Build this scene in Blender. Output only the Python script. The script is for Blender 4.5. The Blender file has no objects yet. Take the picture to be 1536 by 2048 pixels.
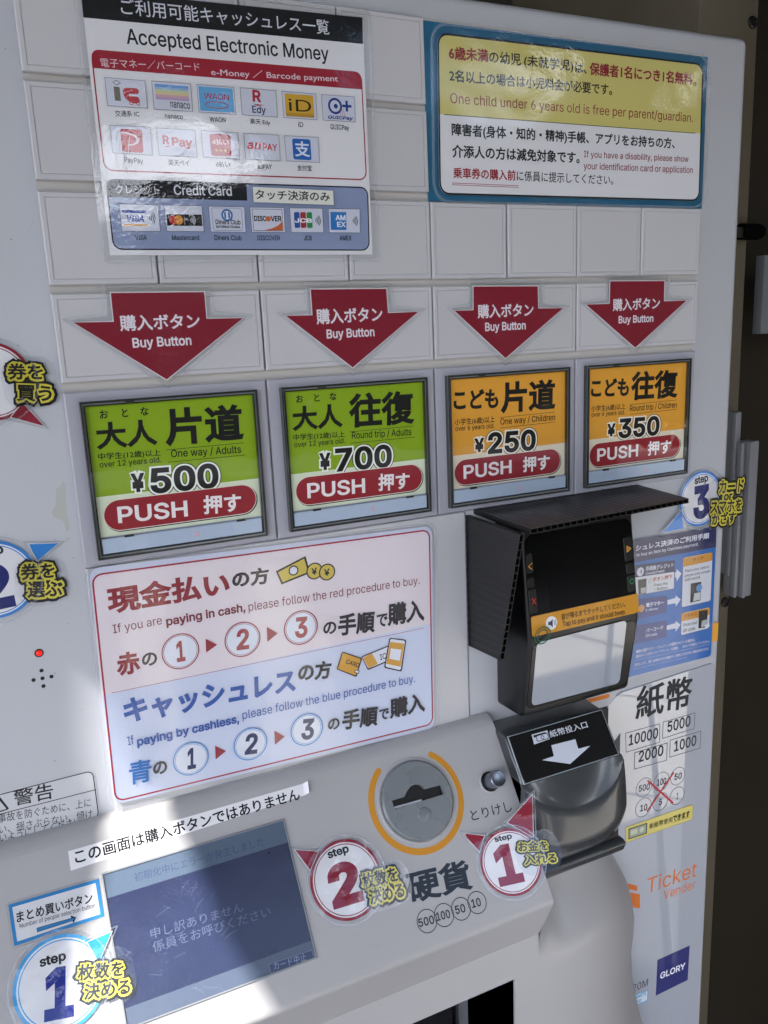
import bpy, bmesh, math, random
import numpy as np
from mathutils import Vector, Matrix
from mathutils.geometry import delaunay_2d_cdt
random.seed(7)
sc = bpy.context.scene
COL = sc.collection
R = math.radians

# ---------------------------------------------------------------- camera
CAM = np.array([-0.0317124, -0.4630987, -0.0292332])
ROT = np.array([[0.9028118825, -0.4278737063, -0.0430673447],
                [-0.1308062902, -0.1778296943, -0.9753288237],
                [0.4096589059, 0.8861719310, -0.2165153333]])
FPX = 1640.894
cd = bpy.data.cameras.new('camera')
cam = bpy.data.objects.new('camera', cd); COL.objects.link(cam)
cd.sensor_fit = 'VERTICAL'; cd.sensor_height = 24.0; cd.lens = 24.0 * FPX / 2048
cd.clip_start = 0.01; cd.clip_end = 500
M = Matrix([[ROT[0][0], -ROT[1][0], -ROT[2][0]], [ROT[0][1], -ROT[1][1], -ROT[2][1]], [ROT[0][2], -ROT[1][2], -ROT[2][2]]]).to_4x4()
M.translation = Vector(CAM); cam.matrix_world = M
sc.camera = cam

# ---------------------------------------------------------------- sky, sun, exposure
SUN = Vector((-0.60, -0.20, 0.77)).normalized()
elev = math.asin(SUN.z); azim = math.atan2(SUN.x, SUN.y)
w = bpy.data.worlds.new('World'); sc.world = w; w.use_nodes = True
nt = w.node_tree; bg = nt.nodes['Background']
sky = nt.nodes.new('ShaderNodeTexSky'); sky.sky_type = 'NISHITA'; sky.sun_disc = False
sky.sun_elevation = elev; sky.sun_rotation = azim; sky.air_density = 1.0; sky.dust_density = 1.5
nt.links.new(sky.outputs[0], bg.inputs[0]); bg.inputs[1].default_value = 0.07
tc = nt.nodes.new('ShaderNodeTexCoord'); mp = nt.nodes.new('ShaderNodeMapping'); mp.inputs['Scale'].default_value = (1, 1, 2.2)
cn = nt.nodes.new('ShaderNodeTexNoise'); cn.inputs['Scale'].default_value = 2.4; cn.inputs['Detail'].default_value = 8; cn.inputs['Roughness'].default_value = .55
cr_ = nt.nodes.new('ShaderNodeMapRange'); cr_.interpolation_type = 'SMOOTHSTEP'; cr_.inputs[1].default_value = .44; cr_.inputs[2].default_value = .62
cm = nt.nodes.new('ShaderNodeMix'); cm.data_type = 'RGBA'; cm.inputs[7].default_value = (23, 23.8, 26, 1)
nt.links.new(tc.outputs['Generated'], mp.inputs[0]); nt.links.new(mp.outputs[0], cn.inputs['Vector']); nt.links.new(cn.outputs[0], cr_.inputs[0])
nt.links.new(cr_.outputs[0], cm.inputs[0]); nt.links.new(sky.outputs[0], cm.inputs[6]); nt.links.new(cm.outputs[2], bg.inputs[0])
sd = bpy.data.lights.new('sun', 'SUN'); sd.energy = 3.0; sd.angle = R(0.5); sd.color = (1.0, 0.95, 0.88)
so = bpy.data.objects.new('sun', sd); COL.objects.link(so)
so.rotation_euler = (-SUN).to_track_quat('-Z', 'Y').to_euler(); so.location = SUN * 5
sc.view_settings.view_transform = 'Standard'; sc.view_settings.look = 'None'
sc.view_settings.gamma = 1; sc.view_settings.exposure = 2.2

# ---------------------------------------------------------------- measuring
def ray(x, y):
    return ROT.T @ np.array([(x - 768) / FPX, (y - 1024) / FPX, 1.0])
class Surf:
    """a flat face of the machine: origin, right, up, outward"""
    def __init__(s, o, u, v):
        s.o = np.array(o, float); s.u = np.array(u, float); s.v = np.array(v, float)
        s.u /= np.linalg.norm(s.u); s.v /= np.linalg.norm(s.v); s.n = np.cross(s.u, s.v)
    def uv(s, x, y, off=0):
        d = ray(x, y); o = s.o + s.n * off
        k = np.dot(o - CAM, s.n) / np.dot(d, s.n); p = CAM + d * k - o
        return np.array([p @ s.u, p @ s.v])
    def pt(s, a, b, off=0):
        return s.o + s.u * a + s.v * b + s.n * off
S36, C36 = math.sin(R(36)), math.cos(R(36))
PAN = Surf((0, 0, 0), (1, 0, 0), (0, 0, 1))
CON = Surf((0, -.012, -.302), (1, 0, 0), (0, S36, C36))
LAB = Surf((0, -.012 - C36 * .021, -.318 + S36 * .021), (1, 0, 0), (0, S36, C36))
RF1 = Surf((.2634, -.042, -.234), (1, 0, 0), (0, .009, .074))
RF2 = Surf((.2634, -.042, -.234), (1, 0, 0), (0, -.009, .055))
W = .055

# ---------------------------------------------------------------- materials
MATS = {}
def lin(h):
    c = [int(h[i:i + 2], 16) / 255 for i in (0, 2, 4)]
    return tuple((x / 12.92 if x <= .04045 else ((x + .055) / 1.055) ** 2.4) for x in c) + (1,)
def mat(name, col='808080', rough=.5, metal=0, coat=0, bump=0, bscale=400, var=0, vscale=30, spec=.5, ior=1.5, emit=None, coat_rough=.03, coat_ior=1.5, rand=0):
    if name in MATS: return MATS[name]
    m = bpy.data.materials.new(name); m.use_nodes = True; MATS[name] = m
    n = m.node_tree.nodes; l = m.node_tree.links; b = n['Principled BSDF']
    b.inputs['Base Color'].default_value = lin(col); b.inputs['Roughness'].default_value = rough
    b.inputs['Metallic'].default_value = metal; b.inputs['Coat Weight'].default_value = coat
    b.inputs['Coat IOR'].default_value = coat_ior
    b.inputs['Coat Roughness'].default_value = coat_rough
    b.inputs['Specular IOR Level'].default_value = spec; b.inputs['IOR'].default_value = ior
    g = n.new('ShaderNodeNewGeometry')
    if rand:
        oi = n.new('ShaderNodeObjectInfo'); hs = n.new('ShaderNodeHueSaturation'); r3 = n.new('ShaderNodeMapRange'); r3.inputs[3].default_value = 1 - rand; r3.inputs[4].default_value = 1 + rand
        l.new(oi.outputs['Random'], r3.inputs[0]); l.new(r3.outputs[0], hs.inputs['Value']); hs.inputs['Color'].default_value = lin(col)
        l.new(hs.outputs[0], b.inputs['Base Color'])
    if emit:
        b.inputs['Emission Color'].default_value = lin(emit[0]); b.inputs['Emission Strength'].default_value = emit[1]
    if var:
        t = n.new('ShaderNodeTexNoise'); t.inputs['Scale'].default_value = vscale; t.inputs['Detail'].default_value = 6
        l.new(g.outputs['Position'], t.inputs['Vector'])
        r = n.new('ShaderNodeMapRange'); r.inputs[1].default_value = .3; r.inputs[2].default_value = .7
        r.inputs[3].default_value = 1 - var; r.inputs[4].default_value = 1 + var
        l.new(t.outputs[0], r.inputs[0])
        x = n.new('ShaderNodeVectorMath'); x.operation = 'SCALE'; x.inputs[0].default_value = lin(col)[:3]
        l.new(r.outputs[0], x.inputs['Scale']); l.new(x.outputs[0], b.inputs['Base Color'])
        r2 = n.new('ShaderNodeMapRange'); r2.inputs[3].default_value = max(.02, rough * .8); r2.inputs[4].default_value = min(1, rough * 1.25)
        l.new(t.outputs[0], r2.inputs[0]); l.new(r2.outputs[0], b.inputs['Roughness'])
    if bump:
        t = n.new('ShaderNodeTexNoise'); t.inputs['Scale'].default_value = bscale; t.inputs['Detail'].default_value = 3
        l.new(g.outputs['Position'], t.inputs['Vector'])
        k = n.new('ShaderNodeBump'); k.inputs['Strength'].default_value = 1; k.inputs['Distance'].default_value = bump
        l.new(t.outputs[0], k.inputs['Height']); l.new(k.outputs[0], b.inputs['Normal'])
    return m
def ink(h): return mat('ink_' + h, h, .55, spec=.3)
def film_mat(name, bump, bscale, rough=.03, tint=(.97, .975, .98, 1), haze=0, wr=0, wscale=30, gain=1.0):
    if name in MATS: return MATS[name]
    m = bpy.data.materials.new(name); m.use_nodes = True; MATS[name] = m
    n = m.node_tree.nodes; l = m.node_tree.links; n.remove(n['Principled BSDF']); out = n['Material Output']
    tr = n.new('ShaderNodeBsdfTransparent'); tr.inputs[0].default_value = tint
    gl = n.new('ShaderNodeBsdfGlossy'); gl.inputs['Roughness'].default_value = rough
    fr = n.new('ShaderNodeFresnel')
    g = n.new('ShaderNodeNewGeometry'); io = n.new('ShaderNodeMapRange'); io.inputs[3].default_value = 1.5; io.inputs[4].default_value = 1 / 1.5
    l.new(g.outputs['Backfacing'], io.inputs[0]); l.new(io.outputs[0], fr.inputs[0])
    t = n.new('ShaderNodeTexNoise'); t.inputs['Scale'].default_value = bscale
    t.inputs['Detail'].default_value = 2; l.new(g.outputs['Position'], t.inputs['Vector'])
    bp = n.new('ShaderNodeBump'); bp.inputs['Distance'].default_value = bump; l.new(t.outputs[0], bp.inputs['Height'])
    t2 = n.new('ShaderNodeTexNoise'); t2.inputs['Scale'].default_value = wscale; t2.inputs['Detail'].default_value = 1
    l.new(g.outputs['Position'], t2.inputs['Vector'])
    b2 = n.new('ShaderNodeBump'); b2.inputs['Distance'].default_value = wr or 1e-5; l.new(t2.outputs[0], b2.inputs['Height'])
    l.new(b2.outputs[0], bp.inputs['Normal'])
    for q in (gl, fr): l.new(bp.outputs[0], q.inputs['Normal'])
    mu = n.new('ShaderNodeMath'); mu.operation = 'MULTIPLY'; mu.inputs[1].default_value = gain; l.new(fr.outputs[0], mu.inputs[0])
    mx = n.new('ShaderNodeMixShader'); l.new(mu.outputs[0], mx.inputs[0]); l.new(tr.outputs[0], mx.inputs[1]); l.new(gl.outputs[0], mx.inputs[2])
    last = mx
    if haze:
        df = n.new('ShaderNodeBsdfDiffuse'); df.inputs[0].default_value = (.75, .78, .84, 1)
        m2 = n.new('ShaderNodeMixShader'); m2.inputs[0].default_value = haze
        l.new(mx.outputs[0], m2.inputs[1]); l.new(df.outputs[0], m2.inputs[2]); last = m2
    l.new(last.outputs[0], out.inputs[0]); return m
FILM = film_mat('laminate_film', .000045, 480, .035, wr=.0005, wscale=35, gain=1.55)
FILM2 = film_mat('crinkled_film', .00008, 420, .05, wr=.0012, wscale=60, gain=1.5)
EDGE = film_mat('laminate_edge', .0001, 300, .08, haze=.13)  # whitish haze puts the film's edge highlight into the colour
CLEAR = film_mat('clear_acrylic', .00001, 100, .02, wr=.0001, wscale=20)
M_CAB = mat('white_cabinet_paint', 'b7bac0', .32, bump=.00003, bscale=1500, var=.035, vscale=7)
M_LID = mat('light_plastic', 'bababe', .40, bump=.00002, bscale=2500, rand=.035)
M_GAP = mat('warm_plastic_base', 'b5b2ae', .5, var=.03, vscale=20)
M_PLATE = mat('lavender_grey_plastic', 'a5a5b0', .3, var=.02, vscale=20)
M_CON = mat('console_plastic', 'a9a8aa', .36, bump=.00003, bscale=1800, var=.04, vscale=10)
M_DARKP = mat('dark_grey_plastic', '3a3d40', .22, var=.04, vscale=40, coat=.35, coat_rough=.08)
M_DIAL = mat('dial_grey_plastic', '70767a', .27, var=.03, vscale=60)
M_BLACK = mat('black_plastic', '0b0c0e', .3, var=.1, vscale=80)
M_GLOSSB = mat('glossy_black', '050506', .12, spec=.35)
M_SLOT = mat('slot_black', '050505', .5)
M_METAL = mat('brushed_steel', 'b9bcc2', .18, metal=1)
M_CASE = mat('smoked_case_edge', '2e302e', .12, coat=.5)
M_CASE2 = mat('clear_case_wall', '7c7f80', .1, coat=.8)
M_ACR = mat('glossy_white_acrylic', 'a7acb8', .4, coat=1, coat_rough=.012, coat_ior=1.85)
M_HOOD = mat('corrugated_black_plastic', '08090b', .38)
M_PAPER = mat('white_paper', 'e4e4e8', .6)

# ---------------------------------------------------------------- objects
ORG = {}
def things(name, label, cat, loc, group=None):
    o = bpy.data.objects.new(name, None); COL.objects.link(o); o.location = loc; o.empty_display_size = .02
    if label: o['label'] = label; o['category'] = cat
    if group: o['group'] = group
    ORG[o.name] = np.array(loc, float); return o
def obj(name, V, F, mats, parent=None, mi=None, smooth=False, kind=None, label=None, cat=None, group=None):
    V = np.array(V, float); c = (V.min(0) + V.max(0)) / 2
    if not isinstance(mats, (list, tuple)): mats = [mats]
    me = bpy.data.meshes.new(name); me.from_pydata((V - c).tolist(), [], [tuple(int(i) for i in f) for f in F])
    for m in mats: me.materials.append(m)
    if mi is not None: me.polygons.foreach_set('material_index', mi)
    if smooth: me.polygons.foreach_set('use_smooth', [True] * len(F))
    me.update()
    o = bpy.data.objects.new(name, me); COL.objects.link(o)
    ORG[o.name] = c
    if parent is not None: o.parent = parent; o.location = c - ORG[parent.name]
    else: o.location = c
    if kind: o['kind'] = kind
    if label: o['label'] = label
    if cat: o['category'] = cat
    if group: o['group'] = group
    return o
def recalc(o, bevel=0, seg=2, ang=30):
    bm = bmesh.new(); bm.from_mesh(o.data); bmesh.ops.recalc_face_normals(bm, faces=bm.faces)
    if bevel:
        es = [e for e in bm.edges if len(e.link_faces) == 2 and e.calc_face_angle(0) > R(ang)]
        bmesh.ops.bevel(bm, geom=es, offset=bevel, segments=seg, profile=.5, affect='EDGES', clamp_overlap=True)
        for f in bm.faces: f.smooth = True
    bm.to_mesh(o.data); bm.free(); 
    if bevel:
        try: o.data.set_sharp_from_angle(angle=R(40))
        except Exception: pass
    return o
def box(name, x0, x1, y0, y1, z0, z1, m, parent=None, bevel=0, seg=2, **k):
    V = [(x, y, z) for x in (x0, x1) for y in (y0, y1) for z in (z0, z1)]
    F = [(0, 1, 3, 2), (4, 6, 7, 5), (0, 4, 5, 1), (2, 3, 7, 6), (0, 2, 6, 4), (1, 5, 7, 3)]
    return recalc(obj(name, V, F, m, parent, **k), bevel, seg)
def area(P):
    x, y = np.array(P).T; return .5 * (x * np.roll(y, -1) - y * np.roll(x, -1)).sum()
def ccw(P):
    P = np.array(P, float); return P if area(P) > 0 else P[::-1]
def rounded(P, r, n=6):
    """round the corners of a polygon; r one radius or one per corner"""
    P = ccw(P) if np.isscalar(r) else np.array(P, float)
    r = [r] * len(P) if np.isscalar(r) else r
    out = []
    for i, p in enumerate(P):
        a, b = P[i - 1], P[(i + 1) % len(P)]
        if r[i] <= 0: out.append(p); continue
        da, db = a - p, b - p; la, lb = np.linalg.norm(da), np.linalg.norm(db)
        k = min(r[i], la * .49, lb * .49); A = p + da / la * k; B = p + db / lb * k
        for j in range(n + 1):
            t = j / n; w_ = .80
            q = ((1 - t) ** 2 * A + 2 * w_ * t * (1 - t) * p + t * t * B) / ((1 - t) ** 2 + 2 * w_ * t * (1 - t) + t * t)
            out.append(q)
    return ccw(out)
def inset(P, d):
    P = ccw(P); a = P - np.roll(P, 1, 0); b = np.roll(P, -1, 0) - P
    a /= np.maximum(np.linalg.norm(a, axis=1), 1e-12)[:, None]; b /= np.maximum(np.linalg.norm(b, axis=1), 1e-12)[:, None]
    q = np.c_[-a[:, 1], a[:, 0]] + np.c_[-b[:, 1], b[:, 0]]; l = (q * q).sum(1) / 2
    return P + q / np.maximum(l, .4)[:, None] * d
def circ(c, r, n=40, a0=0, a1=2 * math.pi, close=False):
    k = n + 1 if close else n
    return np.array([(c[0] + r * math.cos(a0 + (a1 - a0) * i / n), c[1] + r * math.sin(a0 + (a1 - a0) * i / n)) for i in range(k)])
def fill(loops):
    V = np.vstack(loops); ed = []; k = 0; ea = []; eb = []
    for P in loops:
        n = len(P); ed += [(k + i, k + (i + 1) % n) for i in range(n)]; ea.append(P); eb.append(np.roll(P, -1, 0)); k += n
    sc_ = 1 / max(1e-9, np.ptp(V, axis=0).max())
    r = delaunay_2d_cdt([Vector(p * sc_) for p in V], ed, [], 0, 1e-6)
    vv = np.array([tuple(p) for p in r[0]]) / sc_; tt = np.array(r[2])
    cen = vv[tt].mean(1); A = np.vstack(ea); B = np.vstack(eb); wn = np.zeros(len(cen), int)
    for s in range(0, len(cen), 2000):
        x = cen[s:s + 2000, 0][:, None]; y = cen[s:s + 2000, 1][:, None]
        up = (A[:, 1] <= y) & (B[:, 1] > y); dn = (B[:, 1] <= y) & (A[:, 1] > y)
        cr = (B[:, 0] - A[:, 0]) * (y - A[:, 1]) - (x - A[:, 0]) * (B[:, 1] - A[:, 1])
        wn[s:s + 2000] = (up & (cr > 0)).sum(1) - (dn & (cr < 0)).sum(1)
    return vv, tt[wn > 0]
def slab(name, S, outer, o0, o1, m, parent=None, holes=(), bev=0, back=False, **k):
    """a plate cut to an outline on face S, from height o0 to o1, with real holes"""
    outer = ccw(outer); V = []; F = []
    top = inset(outer, bev) if bev else outer
    hs = [ccw(h)[::-1] for h in holes]
    vv, tt = fill([top] + hs)
    for a, b in vv: V.append(S.pt(a, b, o1))
    F += [tuple(t) for t in tt]
    if back:
        k0 = len(V); V += [S.pt(a, b, o0) for a, b in vv]; F += [tuple(k0 + i for i in t[::-1]) for t in tt]
    def wall(P, Q, a, b):
        n = len(P); s = len(V)
        for p in P: V.append(S.pt(p[0], p[1], a))
        for p in Q: V.append(S.pt(p[0], p[1], b))
        for i in range(n):
            j = (i + 1) % n; F.append((s + i, s + j, s + n + j, s + n + i))
    if bev:
        wall(outer, outer, o0, o1 - bev); wall(outer, top, o1 - bev, o1)
    else: wall(outer, outer, o0, o1)
    for h in hs: wall(h, h, o0, o1)
    return obj(name, V, F, m, parent, **k)
def lathe(name, S, c, prof, m, parent=None, n=40, **k):
    V = []; F = []
    for r, o in prof:
        for i in range(n):
            a = 2 * math.pi * i / n; V.append(S.pt(c[0] + r * math.cos(a), c[1] + r * math.sin(a), o))
    for j in range(len(prof) - 1):
        for i in range(n):
            i2 = (i + 1) % n; F.append((j * n + i, j * n + i2, (j + 1) * n + i2, (j + 1) * n + i))
    if prof[-1][0] > 1e-6: F.append(tuple((len(prof) - 1) * n + i for i in range(n)))
    o = obj(name, V, F, m, parent, smooth=True, **k)
    try: o.data.set_sharp_from_angle(angle=R(35))
    except Exception: pass
    return recalc(o)
def extrude_x(name, prof, x0, x1, m, parent=None, bevel=0, seg=2, cap=True, closed=True, **k):
    n = len(prof); V = [(x, p[0], p[1]) for x in (x0, x1) for p in prof]
    F = [(i, (i + 1) % n, n + (i + 1) % n, n + i) for i in range(n if closed else n - 1)]
    if cap: F += [tuple(range(n)), tuple(range(n, 2 * n))]
    return recalc(obj(name, V, F, m, parent, **k), bevel, seg)
def bez(p, n=10):
    p = [np.array(q, float) for q in p]; out = []
    for i in range(n + 1):
        t = i / n; out.append((1 - t) ** 2 * p[0] + 2 * t * (1 - t) * p[1] + t * t * p[2])
    return out

# ---------------------------------------------------------------- lettering
GC = {}
import os
def font(n):
    try: return bpy.data.fonts.load(os.path.join(bpy.utils.system_resource('DATAFILES'), 'fonts', n))
    except Exception: return None
INTER = font('Inter.woff2')
def glyphs(body, off=0, res=3, sx=0):
    key = (body, off, sx)
    if key in GC: return GC[key]
    c = bpy.data.curves.new('lettering', 'FONT'); c.body = body; c.resolution_u = res if len(body) < 30 else 2; c.dimensions = '3D'
    f_ = None if any(ord(ch) > 0x2000 for ch in body) else INTER
    if f_: c.font = f_
    o = bpy.data.objects.new('lettering', c); me = bpy.data.meshes.new_from_object(o)
    n = len(me.vertices); co = np.empty(n * 3); me.vertices.foreach_get('co', co); co = co.reshape(-1, 3)[:, :2]
    ee = np.empty(len(me.edges) * 2, int); me.edges.foreach_get('vertices', ee); nxt = {int(a): int(b) for a, b in ee.reshape(-1, 2)}
    bpy.data.objects.remove(o); bpy.data.curves.remove(c); bpy.data.meshes.remove(me)
    loops = []; seen = set()
    for s in range(n):
        if s in seen or s not in nxt: continue
        L = []; v = s
        while v not in seen and v in nxt: seen.add(v); L.append(v); v = nxt[v]
        P = co[L]; P = P[np.linalg.norm(P - np.roll(P, 1, 0), axis=1) > 1e-5]
        if len(P) > 2: loops.append(P)
    if sum(area(P) for P in loops) < 0: loops = [P[::-1] for P in loops]
    allp = np.vstack(loops); bb = (allp.min(0), allp.max(0))
    if off:
        out = []
        for P in loops:
            a = P - np.roll(P, 1, 0); b = np.roll(P, -1, 0) - P
            a /= np.linalg.norm(a, axis=1)[:, None]; b /= np.linalg.norm(b, axis=1)[:, None]
            q = np.c_[a[:, 1], -a[:, 0]] + np.c_[b[:, 1], -b[:, 0]]; l = (q * q).sum(1) / 2
            out.append(P + q / np.maximum(l, .55 if off < .07 else 1.4)[:, None] * off)
        loops = out
    vv, tt = fill(loops)
    GC[key] = (vv, tt, bb); return GC[key]

class Art:
    """flat print: inked shapes and letters lying on face S at height off"""
    def __init__(s, name, S, off, parent, z=(0, 0, 1)):
        s.name, s.S, s.off, s.parent = name, S, off, parent; s.z = z; s.V = []; s.F = []; s.mi = []; s.m = []; s.k = 0
    def f(s, x, y): return s.z[0] + x / s.z[2], s.z[1] + y / s.z[2]
    def uv(s, p): return s.S.uv(*s.f(*p), s.off)
    def mid(s, m):
        m = ink(m) if isinstance(m, str) else m
        if m not in s.m: s.m.append(m)
        return s.m.index(m)
    def add(s, vv, tt, m, step=1e-5):
        s.k += step; b = len(s.V); h = s.off + s.k
        s.V += [s.S.pt(a, c, h) for a, c in vv]; s.F += [tuple(b + i for i in t) for t in tt]; s.mi += [s.mid(m)] * len(tt)
    def local(s, P, m, r=0, holes=()):
        P = ccw(P) if (np.isscalar(r) and not r) else rounded(P, r)
        s.add(*fill([P] + [ccw(h)[::-1] for h in holes]), m); return P
    def poly(s, P, m, r=0): return s.local([s.uv(p) for p in P], m, r)
    def ring(s, P, wd, m, r=0):
        P = [s.uv(p) for p in P]; P = rounded(P, r) if r else ccw(P)
        s.add(*fill([P, inset(P, wd)[::-1]]), m); return P
    def rad(s, c, rp): return abs(s.uv((c[0] + rp, c[1]))[0] - s.uv((c[0] - rp, c[1]))[0]) / 2
    def disc(s, c, rp, m): s.add(*fill([circ(s.uv(c), s.rad(c, rp))]), m)
    def hoop(s, c, rp, wd, m):
        r = s.rad(c, rp); s.add(*fill([circ(s.uv(c), r), circ(s.uv(c), r - wd)[::-1]]), m)
    def line(s, p, q, wd, m):
        a, b = s.uv(p), s.uv(q); d = (b - a) / np.linalg.norm(b - a); n = np.array([-d[1], d[0]]) * wd / 2
        s.add(*fill([ccw([a + n, b + n, b - n, a - n])]), m)
    def text(s, t, p0, p1, h, m, b=0, out=(), slant=0, sx=0):
        a, e = s.uv(p0), s.uv(p1); d = e - a; wd = np.linalg.norm(d); d = d / wd; n = np.array([-d[1], d[0]])
        hh = abs((s.uv((p0[0], p0[1] - h)) - a) @ n)
        g0 = glyphs(t, b, sx=sx)[2]; sz = g0[1] - g0[0] + 2 * b
        for off, col in list(out) + [(b, m)]:
            vv, tt, _ = glyphs(t, off, sx=sx)
            q = (vv - g0[0] + b) / sz
            P = a + np.outer(q[:, 0] * wd + slant * q[:, 1] * hh, d) + np.outer(q[:, 1] * hh, n)
            s.add(P, tt, col)
    # unit-square helpers: Q = quad TL,TR,BR,BL in picture points
    def box_fn(s, Q):
        TL, TR, BR, BL = [np.array(q, float) for q in Q]
        return lambda a, b: tuple((TL * (1 - a) + TR * a) * (1 - b) + (BL * (1 - a) + BR * a) * b)
    def done(s, label=None, **k):
        if not s.V: return None
        return obj(s.name, s.V, s.F, s.m, s.parent, s.mi, label=label, **k)

def sheet(S, off, P, m, parent, name='sheet', th=.0003, r=0, z=(0, 0, 1)):
    f = lambda p: S.uv(z[0] + p[0] / z[2], z[1] + p[1] / z[2], off)
    P = [f(p) for p in P]; P = rounded(P, r) if r else ccw(P)
    slab(name, S, P, off - th, off, m, parent); return P
def film(S, off, P, parent, grow=.004, m=None, name='laminate', r=0, rim=True, th=.0003):
    Q = inset(P, -grow)
    if r: Q = rounded(Q, r)
    vv, tt = fill([Q]); obj(name, [S.pt(a, b, off) for a, b in vv], tt, m or FILM, parent)
    if rim:
        q2 = inset(Q, grow * .35); vv, tt = fill([Q, q2[::-1]])
        obj('laminate_edge', [S.pt(a, b, off + .00006) for a, b in vv], tt, EDGE, parent)

exec_order = []

# ================================================================ the ticket machine
MC = things('ticket_machine', 'white ticket vending machine with buttons, touch screen, coin dial and banknote slot', 'ticket machine', (.1, .2, -1.25))
box('cabinet', -.45, .4831, 0, .45, -1.2, .1612, M_CAB, MC, bevel=.0055, seg=4)
box('plinth', -.43, .465, .02, .43, -1.25, -1.2, M_BLACK, MC)
box('button_backplate', .0005, 8 * W - .0005, -.0006, .002, -.149, 2.66 * W, M_GAP, MC)
# blank lids: bevelled, each with a fine groove round its face, thicker under-edge
def make_lid(x0, x1, z0, z1):
    P = [(x0, z0), (x1, z0), (x1, z1), (x0, z1)]
    q = ccw(P); a, b, c, d = .0005, .0024, .0028, .0004
    rings = [(q, .0006), (q, .0036), (inset(q, a), .0041), (inset(q, b), .0041), (inset(q, b + .00015), .0036), (inset(q, c), .0036), (inset(q, c + .00015), .0040)]
    V = []; F = []
    for k, (p, o) in enumerate(rings):
        V += [PAN.pt(s[0], s[1], o) for s in p]
        if k:
            for i in range(4): F.append(((k - 1) * 4 + i, (k - 1) * 4 + (i + 1) % 4, k * 4 + (i + 1) % 4, k * 4 + i))
    n = len(rings) * 4; F.append((n - 4, n - 3, n - 2, n - 1))
    return obj('button_lid', V, F, M_LID, MC)
g = .0005
proto = None
for row, (zb, zt, cols) in enumerate([(1.805, 2.643, 4), (.915, 1.73, 4), (.0, .815, 8)]):
    pr = None
    for c in range(cols):
        if pr is None: pr = make_lid(g, W - g, zb * W, zt * W); base = pr.location.copy()
        else:
            o = pr.copy(); COL.objects.link(o); o.location = base + Vector((c * W + random.uniform(-1, 1) * .00015, random.uniform(-1, 1) * .0002, random.uniform(-1, 1) * .0002)); o.rotation_euler = (random.uniform(-1, 1) * .004, random.uniform(-1, 1) * .002, random.uniform(-1, 1) * .004)
pr = None
for c in range(4):
    if pr is None: pr = make_lid(g, 2 * W - g, -.89 * W, -.08 * W); base = pr.location.copy()
    else:
        o = pr.copy(); COL.objects.link(o); o.location = base + Vector((c * 2 * W, 0, 0))
slab('blue_backing_card', PAN, [(.2205, .0455), (.4425, .0455), (.4425, .1445), (.2205, .1445)], .0006, .0016, mat('teal_card', '126084', .35, coat=.5), MC)

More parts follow.
